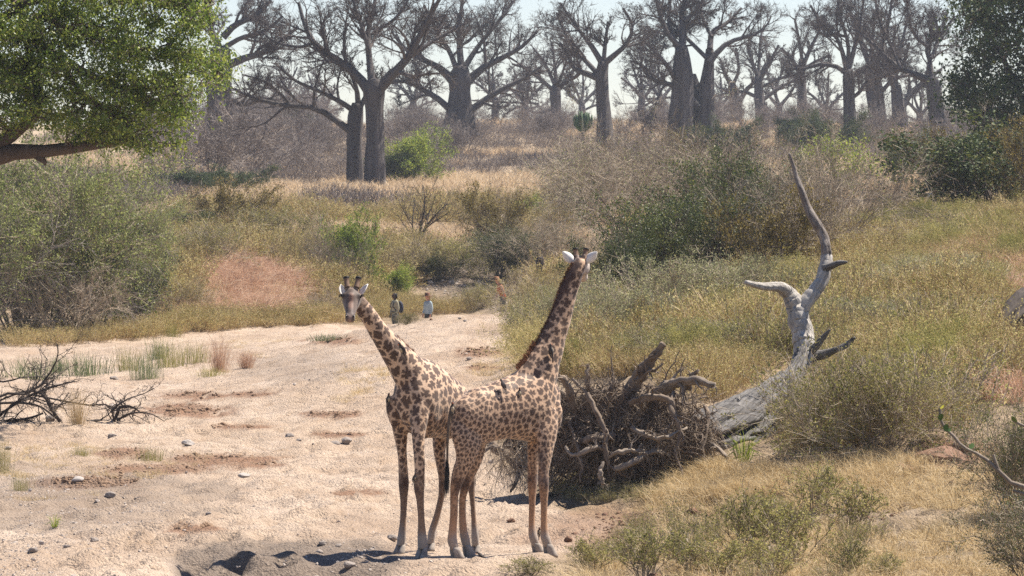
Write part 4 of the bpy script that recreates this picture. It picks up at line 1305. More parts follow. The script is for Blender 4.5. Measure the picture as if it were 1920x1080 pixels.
# ------------------------------------------------------------------ shrubs
def shrub(h, w, ns, stem, leafm=None, nleaf=0, ls=.06, seed=0, lean=.8, r0=.03, tw=.006, up=.12, dens=(5, 4, 3), leafjit=.08, low=.1, K=5, wig=.16, asp=.55, rf=1.0):
    """stems fan out from the base; twigs and leaves fill the dome"""
    root = bpy.data.objects.new('shrub', None)
    mb = MB()
    a = rng.uniform(0, 6.283, ns); e = rng.uniform(0, 1, ns) ** .7
    d = norm(np.stack([np.cos(a) * e * w / h * lean, np.sin(a) * e * w / h * lean, np.ones(ns)], 1))
    B = np.stack([np.cos(a) * e * w * .08, np.sin(a) * e * w * .08, np.full(ns, -.1)], 1)
    L = h * rng.uniform(.65, 1.0, ns) / np.maximum(d[:, 2], .62)
    pts = [B]
    for k in range(5):
        pts.append(pts[-1] + d * (L / 5)[:, None]); d = norm(d + rng.normal(0, wig, d.shape) - np.array((0, 0, .05)) * (e[:, None] > .6))
    S = np.stack(pts, 1); R = r0 * np.linspace(1, .3, 6)[None] * rng.uniform(.6, 1.1, (ns, 1))
    mb.tubes(S, R, 5, 0, True)
    p, r = S, R
    lv = []
    for i, n in enumerate(dens):
        p, r = grow(p, r, n, (low + .1 * (i == 0), 1), (20, 60), (.35, .62) if i == 0 else (.45, .8), 4 if i < 2 else 3, wig, up * (.6 ** i), .6, .4, tw * (1.5 if i == 0 else 1))
        p[..., 2] = np.maximum(p[..., 2], .02)
        mb.tubes(p, r, 3, 0, False); lv.append(p)
    o = mb.build('stems', stem, root, link=False)
    if leafm is not None:
        A = np.concatenate([q.reshape(-1, 3) for q in lv[-2:]])
        mb = MB(); C = A[rng.integers(0, len(A), nleaf)] + rng.normal(0, leafjit, (nleaf, 3))
        # leaves gather in clumps with gaps between them
        g = fbm(C[:, 0] * 2.2 / max(h, 1) * 2, C[:, 2] * 2.2 / max(h, 1) * 2 + C[:, 1] * 1.7, 3 + seed, 2)
        C = C[g > -.25 * rf]
        mb.leaves(C, np.full(len(C), ls), 0, asp)
        mb.build('foliage', leafm, root, link=False)
    co = []
    for c_ in root.children:
        a_ = np.empty(len(c_.data.vertices) * 3, np.float32); c_.data.vertices.foreach_get('co', a_); co.append(a_.reshape(-1, 3))
    co = np.concatenate(co)
    root['_h'] = float(np.percentile(co[:, 2], 98.5)); root['_w'] = float(np.percentile(co[:, 0], 97.5) - np.percentile(co[:, 0], 2.5))
    return root


def place(src, px, py, wpx, hpx, label, cat='shrub', group=None, name='shrub', D=None, rz=None):
    p = hit(px, py) if D is None else onground(px, D)
    s = p[1] / FPX
    o = bpy.data.objects.new(name, None); COL.objects.link(o)
    o.location = p; o.rotation_euler = (0, 0, rng.uniform(0, 6.283) if rz is None else rz)
    sw = wpx * s / src['_w']; o.scale = (sw, sw, hpx * s / src['_h'])
    for ch in src.children:
        c = ch.copy(); COL.objects.link(c); c.parent = o
    return tag(o, label, cat, group)


SH = {}
SH['bare'] = shrub(3.4, 4.2, 12, M['twig_grey'], seed=1, dens=(7, 6, 4), tw=.011, r0=.04, lean=.7)
SH['bare2'] = shrub(3.4, 4.2, 9, M['twig_grey'], seed=2, dens=(7, 6, 4), tw=.011, r0=.05, lean=.9, up=.05)
SH['arch'] = shrub(4.0, 7.0, 26, M['twig_tan'], M['leaf_olive'], 7000, .06, 3, lean=.8, r0=.028, tw=.0075, up=-.10, dens=(8, 5, 4), wig=.2)
SH['arch2'] = shrub(4.0, 6.0, 22, M['twig_tan'], seed=4, lean=.9, r0=.028, tw=.0075, up=.0, dens=(7, 5, 3), wig=.22)
SH['olive'] = shrub(6.0, 6.5, 22, M['twig_tan'], M['leaf_olive'], 52000, .10, 5, lean=.75, r0=.045, tw=.010, dens=(8, 5, 4), leafjit=.14, low=.05, rf=1.2)
SH['olive2'] = shrub(6.0, 7.0, 20, M['twig_grey'], M['leaf_olive'], 30000, .095, 6, lean=.9, r0=.045, tw=.010, dens=(8, 5, 4), leafjit=.14, low=.02, up=-.04, rf=.9)
SH['bright'] = shrub(2.6, 3.0, 14, M['bark_brown'], M['leaf_bright'], 18000, .095, 7, r0=.03, tw=.008, dens=(6, 4, 3), leafjit=.12, low=.0, rf=1.2)
SH['dark'] = shrub(2.6, 3.4, 14, M['bark_brown'], M['leaf_dark'], 20000, .095, 8, r0=.03, tw=.008, dens=(6, 4, 3), leafjit=.12, low=.0)
SH['vine'] = shrub(3.0, 4.0, 16, M['bark_brown'], M['leaf_vine'], 24000, .085, 9, r0=.03, tw=.007, dens=(6, 5, 3), leafjit=.12, low=.0, lean=.85)
SH['rust'] = shrub(2.6, 3.6, 12, M['bark_brown'], M['leaf_rust'], 12000, .09, 10, r0=.035, tw=.009, dens=(6, 4, 3), leafjit=.11)
SH['mound'] = shrub(1.6, 3.0, 40, M['twig_tan'], M['herb'], 15000, .045, 11, r0=.008, tw=.0045, dens=(5, 4, 3), leafjit=.05, low=.0, lean=.9)
SH['mound_green'] = shrub(1.6, 3.0, 36, M['twig_tan'], M['herb_green'], 14000, .05, 12, r0=.008, tw=.0045, dens=(5, 4, 3), leafjit=.05, low=.0, lean=.9)
SH['small_tree'] = shrub(2.8, 2.8, 5, M['dead_dark'], seed=13, dens=(5, 4, 3), tw=.009, r0=.055, lean=.75, up=.1)
SH['leggy'] = shrub(1.0, .9, 16, M['twig_tan'], M['herb_green'], 2600, .034, 14, r0=.009, tw=.004, dens=(4, 3), leafjit=.02, low=.15, lean=.55, up=.2)

SH['bright_sparse'] = shrub(3.0, 3.2, 14, M['twig_tan'], M['leaf_bright'], 3600, .12, 15, r0=.03, tw=.007, dens=(6, 4, 3), leafjit=.12, low=.3, rf=1.0)
SH['edge'] = shrub(1.6, 1.5, 26, M['twig_tan'], M['leaf_vine'], 15000, .03, 16, r0=.010, tw=.004, dens=(6, 4, 3), leafjit=.035, low=.0, lean=.8)
SH['mound_grey'] = shrub(1.6, 3.0, 40, M['twig_tan'], M['herb_grey'], 17000, .045, 17, r0=.008, tw=.0045, dens=(5, 4, 3), leafjit=.05, low=.0, lean=.85)
# left bank, from the left edge
place(SH['mound_grey'], 1620, 640, 200, 80, 'grey green swell of herbs right of the dead branch foot')
place(SH['mound_grey'], 1760, 560, 230, 80, 'grey green low bush in the middle of the right hand field')
place(SH['mound'], 1700, 480, 240, 60, 'golden low bush on the upper right of the field')
place(SH['mound_grey'], 1110, 600, 150, 80, 'grey green bush touching the neck of the right giraffe')
place(SH['mound_grey'], 1290, 690, 220, 90, 'grey green herb bush behind the upright broken roots')
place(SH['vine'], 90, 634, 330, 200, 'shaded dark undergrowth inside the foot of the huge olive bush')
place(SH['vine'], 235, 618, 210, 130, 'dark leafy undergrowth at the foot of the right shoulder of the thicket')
place(SH['mound_green'], 520, 470, 170, 80, 'olive mound on the slope right of the rusty olive bush')
place(SH['mound'], 330, 590, 130, 70, 'yellow herb bush between the thicket and the red grass')
place(SH['arch2'], 600, 600, 110, 60, 'pale dead twigs arching over the foot of the left bank')
place(SH['mound_grey'], 1390, 604, 240, 120, 'grey green herb mound under the left arm of the dead white branch')
place(SH['mound'], 1110, 700, 150, 90, 'straw coloured herb mound behind the left part of the root plate')
place(SH['vine'], 1390, 480, 300, 190, 'dark leafy heart of the big thicket right of centre')
place(SH['arch'], 1240, 400, 300, 150, 'brown grey twiggy bush at the back of the big thicket')
place(SH['arch2'], 1640, 430, 200, 130, 'sparse bare twigs leaning right from the big thicket')
place(SH['olive'], 40, 632, 410, 390, 'huge tangled olive green bush under the leafy limb at the left edge')
place(SH['olive2'], 170, 628, 250, 320, 'twiggy olive bush joined to the right side of the huge tangled bush')
place(SH['olive'], 228, 580, 180, 235, 'lighter green rounded bush, right shoulder of the tangled bank thicket', rz=1.0)
place(SH['olive2'], -50, 645, 340, 300, 'low grey twiggy bush cut by the left edge of the picture')
place(SH['arch2'], 130, 640, 300, 160, 'bare tangle of pale twigs hanging to the sand below the huge olive bush')
place(SH['dark'], 320, 450, 90, 60, 'small dark green bush behind the right shoulder of the thicket')
place(SH['rust'], 432, 455, 190, 110, 'rusty olive bush with yellow brown leaves above the red grass')
place(SH['dark'], 345, 372, 85, 55, 'dark green rounded bush, left of two on the far slope')
place(SH['dark'], 422, 366, 95, 52, 'dark green rounded bush, right of two on the far slope', rz=2)
place(SH['mound_green'], 385, 510, 160, 90, 'olive brown mound of herbs left of the red grass')
place(SH['bright'], 665, 545, 130, 135, 'bright green leafy bush above the left giraffe head')
place(SH['arch2'], 622, 545, 130, 115, 'grey brown twiggy bush pressed against the left of the bright green bush')
place(SH['mound'], 570, 520, 130, 100, 'yellow brown herb mound left of the grey brown twiggy bush')
place(SH['bright'], 738, 560, 80, 60, 'low green bush behind the backpacker')
place(SH['mound'], 742, 530, 170, 90, 'yellow green herb mound right of the bright green bush')
place(SH['small_tree'], 783, 462, 135, 125, 'small bare black tree alone in the middle of the slope', 'tree', name='bare_tree')
place(SH['rust'], 918, 480, 150, 130, 'drooping olive brown tree right of the small bare tree', 'tree', name='drooping_tree')
place(SH['arch2'], 925, 470, 130, 130, 'bare twigs standing round the drooping olive brown tree')
place(SH['bright'], 1012, 425, 75, 55, 'pale green bush on the slope right of the drooping tree')
place(SH['mound_green'], 845, 522, 190, 72, 'dark based olive bush on the bank below the small bare tree')
place(SH['vine'], 825, 530, 110, 50, 'shaded brown bush on the lip of the cut bank')
place(SH['mound'], 970, 480, 180, 90, 'sunny yellow green herb mound below the drooping tree')
place(SH['vine'], 935, 525, 170, 90, 'shaded olive bush above the cut bank where the river bends')
place(SH['arch'], 1010, 515, 190, 110, 'dense grey green bush at the right end of the cut bank')
place(SH['mound_green'], 905, 578, 90, 45, 'low green tuft in the river bend behind the people')
place(SH['mound_green'], 763, 604, 45, 26, 'tiny green shrub beside the backpacker on the sand')
# middle distance and far slope
place(SH['bright'], 778, 348, 150, 100, 'bright yellow green bush right of the baobab pair')
place(SH['dark'], 740, 350, 60, 70, 'dark green lower bush touching the right baobab of the pair')
place(SH['bare'], 862, 305, 90, 90, 'bare grey shrub beside the bright yellow green bush')
place(SH['small_tree'], 700, 400, 60, 40, 'low bare shrub in dry grass behind the small bare tree')
place(SH['bare2'], 465, 340, 170, 150, 'large bare grey shrub with a visible stem, left of the baobab pair')
place(SH['bare'], 385, 345, 190, 150, 'bare grey thicket shrub right below the leafy tree')
place(SH['bare2'], 300, 350, 180, 160, 'bare grey thicket shrub hidden partly by the leafy limb')
place(SH['bare'], 575, 335, 90, 85, 'small bare shrub just left of the baobab pair')
place(SH['bare2'], 545, 300, 130, 110, 'bare shrub further up the slope behind the small bare one by the pair')
place(SH['dark'], 545, 262, 60, 60, 'dark green shrub under the long low baobab limb')
place(SH['bare2'], 740, 255, 70, 60, 'bare shrub in the gap right of the baobab pair')
place(SH['small_tree'], 588, 400, 40, 56, 'spindly bare sapling in straw grass left of the baobab pair foot')
place(SH['small_tree'], 660, 400, 50, 50, 'spindly bare sapling in straw grass below the baobab pair')
place(SH['rust'], 1300, 300, 100, 60, 'olive bush at the foot of the giant baobab cluster')
place(SH['dark'], 1350, 300, 70, 75, 'dark green bush right of the giant baobab cluster')
place(SH['dark'], 1500, 285, 90, 70, 'dark green bush below the narrow upright baobab')
place(SH['dark'], 1538, 300, 90, 85, 'olive dark bush left of the straight baobab foot')
place(SH['rust'], 1780, 400, 220, 150, 'dark olive bush at the upper right behind the grass field')
place(SH['dark'], 1870, 402, 280, 170, 'wide dark bush under the evergreen at the right edge')
place(SH['arch'], 1900, 395, 200, 150, 'grey twiggy bush in front of the dark right edge thicket')
place(SH['rust'], 1950, 400, 220, 170, 'brown olive bush cut by the right edge of the picture')
place(SH['dark'], 1745, 340, 120, 90, 'dark tangled bush below the leaning baobab')
place(SH['arch2'], 1680, 330, 130, 110, 'grey bare bush between the big twiggy mass and the leaning baobab')
# the big twiggy mass right of centre
place(SH['arch'], 1165, 450, 300, 200, 'grey arching twiggy bush, left end of the big thicket behind the right giraffe')
place(SH['arch2'], 1290, 455, 340, 225, 'pale twiggy bush in the middle of the big thicket')
place(SH['arch'], 1410, 450, 330, 210, 'tan twiggy bush behind the dead white branch')
place(SH['arch2'], 1560, 480, 330, 225, 'bare fan shaped bush at the right end of the big thicket')
place(SH['vine'], 1235, 560, 290, 190, 'dark green vine covered bush right of the right giraffe head')
place(SH['vine'], 1350, 540, 260, 180, 'dark leafy bush under the pale twigs in front of the thicket')
place(SH['rust'], 1455, 535, 250, 175, 'yellowing leafy bush left of the dead white branch')
place(SH['vine'], 1150, 590, 170, 150, 'dark green bush low beside the neck of the right giraffe')
place(SH['bright_sparse'], 1570, 400, 190, 140, 'sparse bright leaved bush above the dead white branch')
place(SH['arch2'], 1480, 520, 340, 240, 'thin arching twigs around the dead white branch')
place(SH['arch'], 1110, 430, 230, 150, 'brownish bush behind the left part of the big thicket')
place(SH['mound_grey'], 1260, 620, 300, 130, 'pale yellow herb mound in front of the dark vine bush')
place(SH['mound_grey'], 1180, 672, 220, 130, 'grey green herb mound left of the yellow one beside the giraffe neck')
place(SH['mound'], 1030, 588, 180, 80, 'tan herb mound on the bank left of the right giraffe neck')
place(SH['mound'], 978, 592, 95, 34, 'tan herb bush in front of the person in the red top', D=173)
place(SH['mound_grey'], 1055, 647, 170, 105, 'grey green herb mound sloping to the sand by the giraffe neck')
place(SH['mound'], 1018, 560, 110, 66, 'tan herb clump below the dark knobbly stump', D=181)
# herbs around the log
place(SH['mound_green'], 1625, 855, 310, 190, 'large dark based herb bush in front of the fallen log')
place(SH['mound'], 1690, 830, 260, 150, 'yellow herb bush right of the large dark based one')
place(SH['mound_green'], 1535, 850, 110, 120, 'narrow herb bush beside the shaded end of the log')
place(SH['mound'], 1620, 730, 190, 80, 'golden herb mound behind the log around the branch foot')
place(SH['arch'], 1900, 735, 110, 90, 'dark twiggy plant at the right edge above the bare slope')
# foreground right
place(SH['edge'], 1910, 985, 190, 230, 'dark green bush at the right edge of the foreground')
place(SH['edge'], 1945, 1105, 220, 190, 'lower green bush cut by the bottom right corner')
for (x, y, w, h, t) in [(1110, 1078, 90, 70, 'leggy green herb, first from the front hooves along the bottom edge'), (1210, 1085, 120, 95, 'leggy green herb with dry tips, second along the bottom edge'), (1300, 1080, 110, 90, 'leafy herb third along the bottom edge'),
                        (1405, 1040, 130, 120, 'taller green herb in front of the reddish clods'), (1490, 1060, 130, 120, 'green herb fifth along the bottom edge'), (1600, 1000, 120, 90, 'loose green herb on the straw slope below the earth bank'),
                        (1530, 960, 110, 90, 'olive herb right of the reddish clods'), (990, 1085, 90, 40, 'low green herb at the bottom under the right giraffe hooves'), (1590, 1085, 90, 70, 'dark little herb at the bottom edge right of centre'),
                        (1660, 1088, 70, 50, 'last small dark herb of the bottom edge row'), (1350, 1090, 120, 80, 'herb cut by the bottom edge below the reddish clods'), (1455, 1095, 120, 90, 'herb cut by the bottom edge, right neighbour of the taller ones')]:
    place(SH['leggy'], x, y, w, h, t, 'plant', name='herb_plant')

# thicket of the far slope: a grey leafless mass
def thick(name, poly, n, dmin, dmax, label, lo=.7, hi=1.3, src=('bare', 'bare2'), cut=-.15, clump=.04):
    obs = [SH[k].children[0] for k in src]
    srcs = []
    for o in obs:
        c = bpy.data.objects.new(name + '_bush', o.data); srcs.append(c)
    pts = sample(poly, n, dmin, dmax, clump=clump, cut=cut, seed=len(name))
    return scatter(name, srcs, pts, rng.uniform(lo, hi, len(pts)), tilt=.08, label=label)


thick('far_thicket', [(250, 340), (300, 250), (640, 225), (640, 330), (560, 350)], 45, 330, 560, 'grey leafless thicket covering the slope left of the baobab pair')
thick('far_thicket_middle', [(730, 300), (730, 225), (1100, 225), (1100, 262), (960, 262), (820, 300)], 40, 360, 560, 'grey leafless thicket along the ridge behind the broad baobab', .5, .95)
thick('far_thicket_right', [(1150, 300), (1150, 230), (1920, 240), (1920, 350), (1640, 320), (1600, 290)], 85, 300, 560, 'grey leafless thicket along the ridge from the giant baobab to the right edge', .6, 1.1)

# ------------------------------------------------------------------ leafy trees cut by the frame
def leafy_tree(label, D, trunk, limbs, poly, nclump, per, ls, leafm, bark, spread, thickD, name='leafy_tree'):
    base = onground(trunk[0][0], D)
    root = empty(name, tuple(base), 0, label, 'tree')
    kids = []
    C, R = pathm(trunk, D); C[0, 2] = base[2] - .3
    mb = MB(); gnarl(mb, C, R, 16, .14, 3, 5); kids.append(mb.build('trunk', bark))
    LP = []
    for l in limbs:
        C, R = pathm(l, D, 10); mb = MB(); gnarl(mb, C, R, 10, .18, 3, int(rng.integers(50)), flute=3); kids.append(mb.build('limb', bark)); LP.append(C)
    LPa = np.concatenate(LP)
    lo = np.min(poly, 0); hi = np.max(poly, 0)
    cen = []
    while len(cen) < nclump:
        x, y = rng.uniform(lo[0], hi[0]), rng.uniform(lo[1], hi[1])
        if not inside(poly, x, y): continue
        if fbm(x * .016, y * .022, 61, 2) < -.62: continue
        cen.append(P(x, y, D + rng.uniform(-1, 1) * thickD))
    cen = np.array(cen)
    mb = MB()
    d2 = ((cen[:, None] - LPa[None]) ** 2).sum(2); j = d2.argmin(1); A = LPa[j]
    mid = (A + cen) / 2 + rng.normal(0, .12 * spread * 4, cen.shape)
    TP = np.stack([A, A * .55 + mid * .45 + rng.normal(0, .1, cen.shape), mid, cen * .5 + mid * .5 + rng.normal(0, .08, cen.shape), cen], 1)
    mb.tubes(TP, np.repeat(np.array([[.03, .024, .018, .012, .006]]) * (D / 95), len(cen), 0), 4)
    tp, tr = grow(TP, np.full((len(TP), 5), .01 * D / 95), 6, (.4, 1), (20, 60), (.25, .5), 3, .2, -.05, .8, .5, .004 * D / 95)
    mb.tubes(tp, tr, 3, 0, False)
    kids.append(mb.build('branches', bark))
    mb = MB()
    C = np.repeat(cen, per, 0) + rng.normal(0, spread, (len(cen) * per, 3)) * (1.2, 1, .62)
    E = tp[rng.integers(0, len(tp), len(C) // 2), rng.integers(1, 3, len(C) // 2)] + rng.normal(0, spread * .25, (len(C) // 2, 3))
    C = np.concatenate([C, E])
    mb.leaves(C, np.full(len(C), ls), 0, .6, dirs=np.array((0, 0, -.5)) + rng.normal(0, .6, (len(C), 3)))
    kids.append(mb.build('crown', leafm))
    for k in kids:
        k.data.transform(Matrix.Translation(-Vector(base))); k.parent = root
    return root


leafy_tree('large leafy green tree whose crown and low limb fill the upper left corner', 95,
           [(-330, 900, 60), (-320, 700, 50), (-290, 500, 44), (-230, 400, 40), (-170, 350, 30)],
           [[(-230, 400, 34), (-120, 345, 26), (-30, 300, 20), (20, 285, 15), (90, 283, 12), (150, 275, 11), (200, 268, 8), (250, 262, 4)], [(-60, 305, 16), (10, 262, 13), (40, 240, 11), (75, 200, 9), (60, 120, 8), (40, 40, 6), (30, -40, 4)],
            [(-230, 380, 26), (-150, 200, 18), (-60, 80, 14), (40, 60, 10), (110, 110, 8), (170, 140, 7), (240, 170, 5), (330, 160, 3)], [(110, 110, 7), (150, 170, 6), (190, 200, 5), (240, 235, 3)], [(-60, 80, 10), (60, 0, 8), (180, -10, 6), (300, 0, 4), (390, 20, 3)],
            [(70, 30, 6), (150, 60, 5), (240, 90, 4), (340, 100, 3), (400, 150, 2)], [(50, 283, 7), (80, 300, 6), (85, 310, 2)]],
           [(-120, -80), (410, -80), (395, 20), (398, 70), (420, 110), (425, 160), (390, 175), (360, 165), (352, 200), (365, 235), (345, 268), (318, 300), (270, 285), (240, 270), (215, 285), (200, 262), (120, 258), (60, 240), (0, 240), (-120, 230)],
           640, 80, .078, M['leaf_fig'], M['bark_brown'], .155, 2.6)
leafy_tree('dense dark evergreen tree in the upper right corner', 225,
           [(1935, 420, 16), (1932, 330, 14), (1928, 250, 12), (1925, 180, 10)],
           [[(1930, 260, 9), (1890, 230, 6), (1850, 200, 4), (1805, 170, 2)], [(1928, 220, 8), (1900, 150, 6), (1870, 90, 4), (1840, 40, 2)], [(1926, 200, 8), (1940, 120, 6), (1930, 40, 4), (1920, -30, 2)], [(1930, 250, 7), (1990, 210, 5), (2050, 160, 3)],
            [(1930, 290, 6), (1880, 280, 4), (1830, 262, 2)]],
           [(1830, -60), (2120, -60), (2120, 240), (1990, 290), (1900, 262), (1870, 245), (1850, 255), (1825, 215), (1790, 205), (1768, 180), (1765, 150), (1800, 135), (1790, 110), (1815, 90), (1795, 50), (1815, 20), (1800, 0), (1825, -20)],
           420, 62, .20, M['leaf_dark'], M['bark_brown'], .52, 6, 'evergreen_tree')

# ------------------------------------------------------------------ grass and herb cover
h_dry = [herb(46, .62, .004, [M['straw'], M['herb']], .034, 16, .17, .42, 'dry_herb') for _ in range(3)]
h_mix = [herb(44, .60, .004, [M['twig_tan'], M['herb_green']], .034, 16, .16, .42, 'green_herb') for _ in range(2)]
t_straw = [tuft(90, .50, .009, M['straw'], .13, .6, .8, 'straw_tuft') for _ in range(3)]
t_far = [tuft(90, .95, .03, M['straw_pink'], .35, .5, .5, 'pale_straw_tuft') for _ in range(3)]
t_farherb = [herb(34, 1.1, .009, [M['straw'], M['herb']], .075, 15, .40, .5, 'slope_herb') for _ in range(2)]
t_fargrey = [herb(40, 1.0, .012, [M['twig_grey'], M['straw_pink']], .06, 3, .35, .6, 'slope_twig_herb') for _ in range(2)]
t_red = [tuft(200, .95, .014, M['grass_red'], .28, .75, 1.0, 'red_tuft') for _ in range(2)]
t_short = [tuft(46, .22, .007, M['straw'], .12, .9, 1.0, 'short_straw') for _ in range(2)]
t_blue = [tuft(60, .55, .014, M['grass_blue'], .13, .45, .35, 'blade_tuft') for _ in range(2)]

FIELD = [(975, 640), (1000, 585), (1070, 560), (1100, 520), (1250, 470), (1420, 470), (1560, 425), (1680, 402), (1960, 392), (1990, 720), (1860, 740), (1800, 765), (1740, 830), (1640, 860), (1480, 900), (1370, 870), (1350, 760), (1230, 700),
         (1060, 712), (1010, 690)]
LOGZ = [(1322, 790), (1360, 740), (1430, 700), (1475, 660), (1520, 660), (1530, 720), (1510, 900), (1400, 910), (1330, 890)]


def offlog(p):
    qx, qy = project(p[:, 0], p[:, 1], p[:, 2])
    return p[~inside(LOGZ, qx, qy) & ~inside([(1865, 545), (1960, 520), (1960, 720), (1865, 720)], qx, qy)]


pts = offlog(sample(FIELD, 5200, 72, 200, exp=1.5, clump=.9, cut=-.22))
gsel = fbm(pts[:, 0] * .33, pts[:, 1] * .12, 71, 3)
fsc = np.exp(rng.normal(-.12, .22, len(pts)) + .75 * fbm(pts[:, 0] * .55, pts[:, 1] * .3, 72, 2))
scatter('field_herbs', h_dry, pts[gsel <= .34], fsc[gsel <= .34], label='yellow olive dry herbs covering the right bank')
scatter('field_green_herbs', h_mix, pts[gsel > .34], fsc[gsel > .34] * 1.05, label='greener herb patches within the right bank field')
fb_ = offlog(sample(FIELD, 110, 80, 200, exp=1.4))
fbs = [bpy.data.objects.new('field_bush', c_.data) for k_ in ('mound', 'mound_green', 'mound_green') for c_ in SH[k_].children if c_.name.startswith('foliage')]
scatter('field_bushes', fbs, fb_, rng.uniform(.3, .68, len(fb_)), label='low rounded bushes swelling out of the right bank herbs')
p2_ = offlog(sample(FIELD, 1700, 72, 200, exp=1.4, clump=.25, cut=.0))
scatter('field_straw', t_straw, p2_, rng.uniform(.7, 1.5, len(p2_)), label='straw coloured grass mixed into the right bank field')
p3_ = np.concatenate([sample([(1780, 540), (1800, 470), (1870, 465), (1960, 480), (1960, 560), (1850, 560)], 60, 95, 160), sample([(1740, 700), (1900, 660), (1920, 760), (1800, 760)], 40, 75, 95)])
scatter('reddish_field_grass', t_red, p3_, rng.uniform(.6, 1.1, len(p3_)), label='reddish plume grass in the right bank field')
p4_ = sample([(340, 600), (330, 520), (400, 480), (470, 490), (560, 520), (590, 560), (575, 598), (460, 606)], 420, 165, 215, clump=.4, cut=-.15)
scatter('red_plume_grass', t_red, p4_, rng.uniform(.6, 1.35, len(p4_)) * (1 + .5 * fbm(p4_[:, 0] * .6, p4_[:, 1] * .3, 73, 2)), label='red plume grass on the left bank')
p4b = sample([(330, 606), (330, 500), (480, 480), (590, 540), (600, 600), (460, 610)], 160, 165, 215)
scatter('red_bank_straw', t_straw, p4b, rng.uniform(.9, 2.0, len(p4b)), label='straw mixed through the red plume grass')
p5_ = np.concatenate([sample([(270, 632), (330, 600), (640, 585), (700, 560), (830, 580), (905, 572), (905, 584), (640, 606), (430, 618)], 620, 160, 215), sample([(-60, 645), (260, 610), (300, 632), (60, 652)], 120, 150, 180)])
scatter('bank_foot_herbs', t_farherb, p5_, rng.uniform(.35, .75, len(p5_)), label='yellow green herbs along the foot of the left bank')
SLOPE = [(260, 600), (280, 470), (340, 400), (1080, 380), (1100, 470), (1040, 560), (960, 480), (820, 480), (760, 540), (640, 580)]
REDZ = [(340, 600), (335, 530), (400, 490), (470, 498), (560, 525), (585, 560), (575, 598), (460, 606)]
p6_ = sample(SLOPE, 1900, 180, 285, exp=1.2)
p6_ = p6_[~inside(REDZ, *project(p6_[:, 0], p6_[:, 1], p6_[:, 2]))]
s_ = fbm(p6_[:, 0] * .1, p6_[:, 1] * .06, 81, 3) + sstep(250, 205, p6_[:, 1]) * .4 - .12
scatter('slope_herbs', t_farherb, p6_[s_ > 0], rng.uniform(.7, 1.5, int((s_ > 0).sum())), label='olive and yellow herbs on the slope below the baobab pair')
scatter('slope_grass', t_far, p6_[s_ <= 0], rng.uniform(.6, 1.2, int((s_ <= 0).sum())), label='dry grass on the slope below the baobab pair')
HILL = [(-60, 430), (-60, 300), (250, 228), (1700, 228), (1960, 240), (1960, 400), (1640, 420), (1250, 470), (1080, 400), (340, 410), (260, 430)]
p7_ = sample(HILL, 6000, 235, 560, exp=1.0)
s_ = fbm(p7_[:, 0] * .06, p7_[:, 1] * .03, 91, 3)
scatter('hill_grass', t_far, p7_[s_ > -.34 + .3 * sstep(300, 420, p7_[:, 1])], rng.uniform(.7, 1.5, int((s_ > -.34 + .3 * sstep(300, 420, p7_[:, 1])).sum())), label='pinkish dry grass over the far slope')
scatter('hill_twigs', t_fargrey, p7_[s_ <= -.34 + .3 * sstep(300, 420, p7_[:, 1])], rng.uniform(.5, 1.5, int((s_ <= -.34 + .3 * sstep(300, 420, p7_[:, 1])).sum())), label='grey twiggy undergrowth over the far slope')
FORE = [(1180, 925), (1330, 880), (1480, 905), (1700, 880), (1860, 850), (1960, 850), (1960, 1110), (1080, 1110), (1130, 1040), (1270, 1000)]
p8_ = sample(FORE, 2900, 54, 76, clump=1.1, cut=-.12)
scatter('foreground_straw', t_short, p8_, rng.uniform(.5, 1.35, len(p8_)), tilt=.25, label='short matted straw in the right foreground')
p9_ = sample([(1200, 950), (1330, 870), (1480, 890), (1640, 860), (1750, 880), (1640, 930), (1400, 940)], 380, 60, 78)
scatter('log_foot_straw', t_straw, p9_, rng.uniform(.5, 1.0, len(p9_)), tilt=.2, label='straw at the foot of the root plate and log')
p10_ = sample([(1100, 1100), (1180, 990), (1400, 960), (1560, 950), (1640, 1000), (1600, 1100)], 70, 54, 70, clump=.8, cut=.0)
scatter('foreground_herbs', h_mix, p10_, rng.uniform(.35, .75, len(p10_)), label='small green herbs between the foreground plants')
p11_ = sample([(-60, 1000), (-60, 830), (120, 820), (250, 860), (420, 850), (120, 960)], 150, 62, 90, clump=.4, cut=.1)
scatter('river_bed_straw', t_short, p11_, rng.uniform(.4, 1.0, len(p11_)), tilt=.25, label='sparse short straw on the stony sand at the left')
p12_ = np.concatenate([sample([(640, 760), (640, 700), (730, 690), (740, 720)], 60, 95, 125), sample([(850, 700), (960, 660), (1000, 690), (960, 720)], 60, 95, 125), sample([(370, 700), (420, 640), (560, 640), (450, 700)], 50, 120, 160)])
scatter('sandbar_straw', t_short, p12_, rng.uniform(.5, 1.2, len(p12_)), tilt=.2, label='thin dry grass on the sand bar')

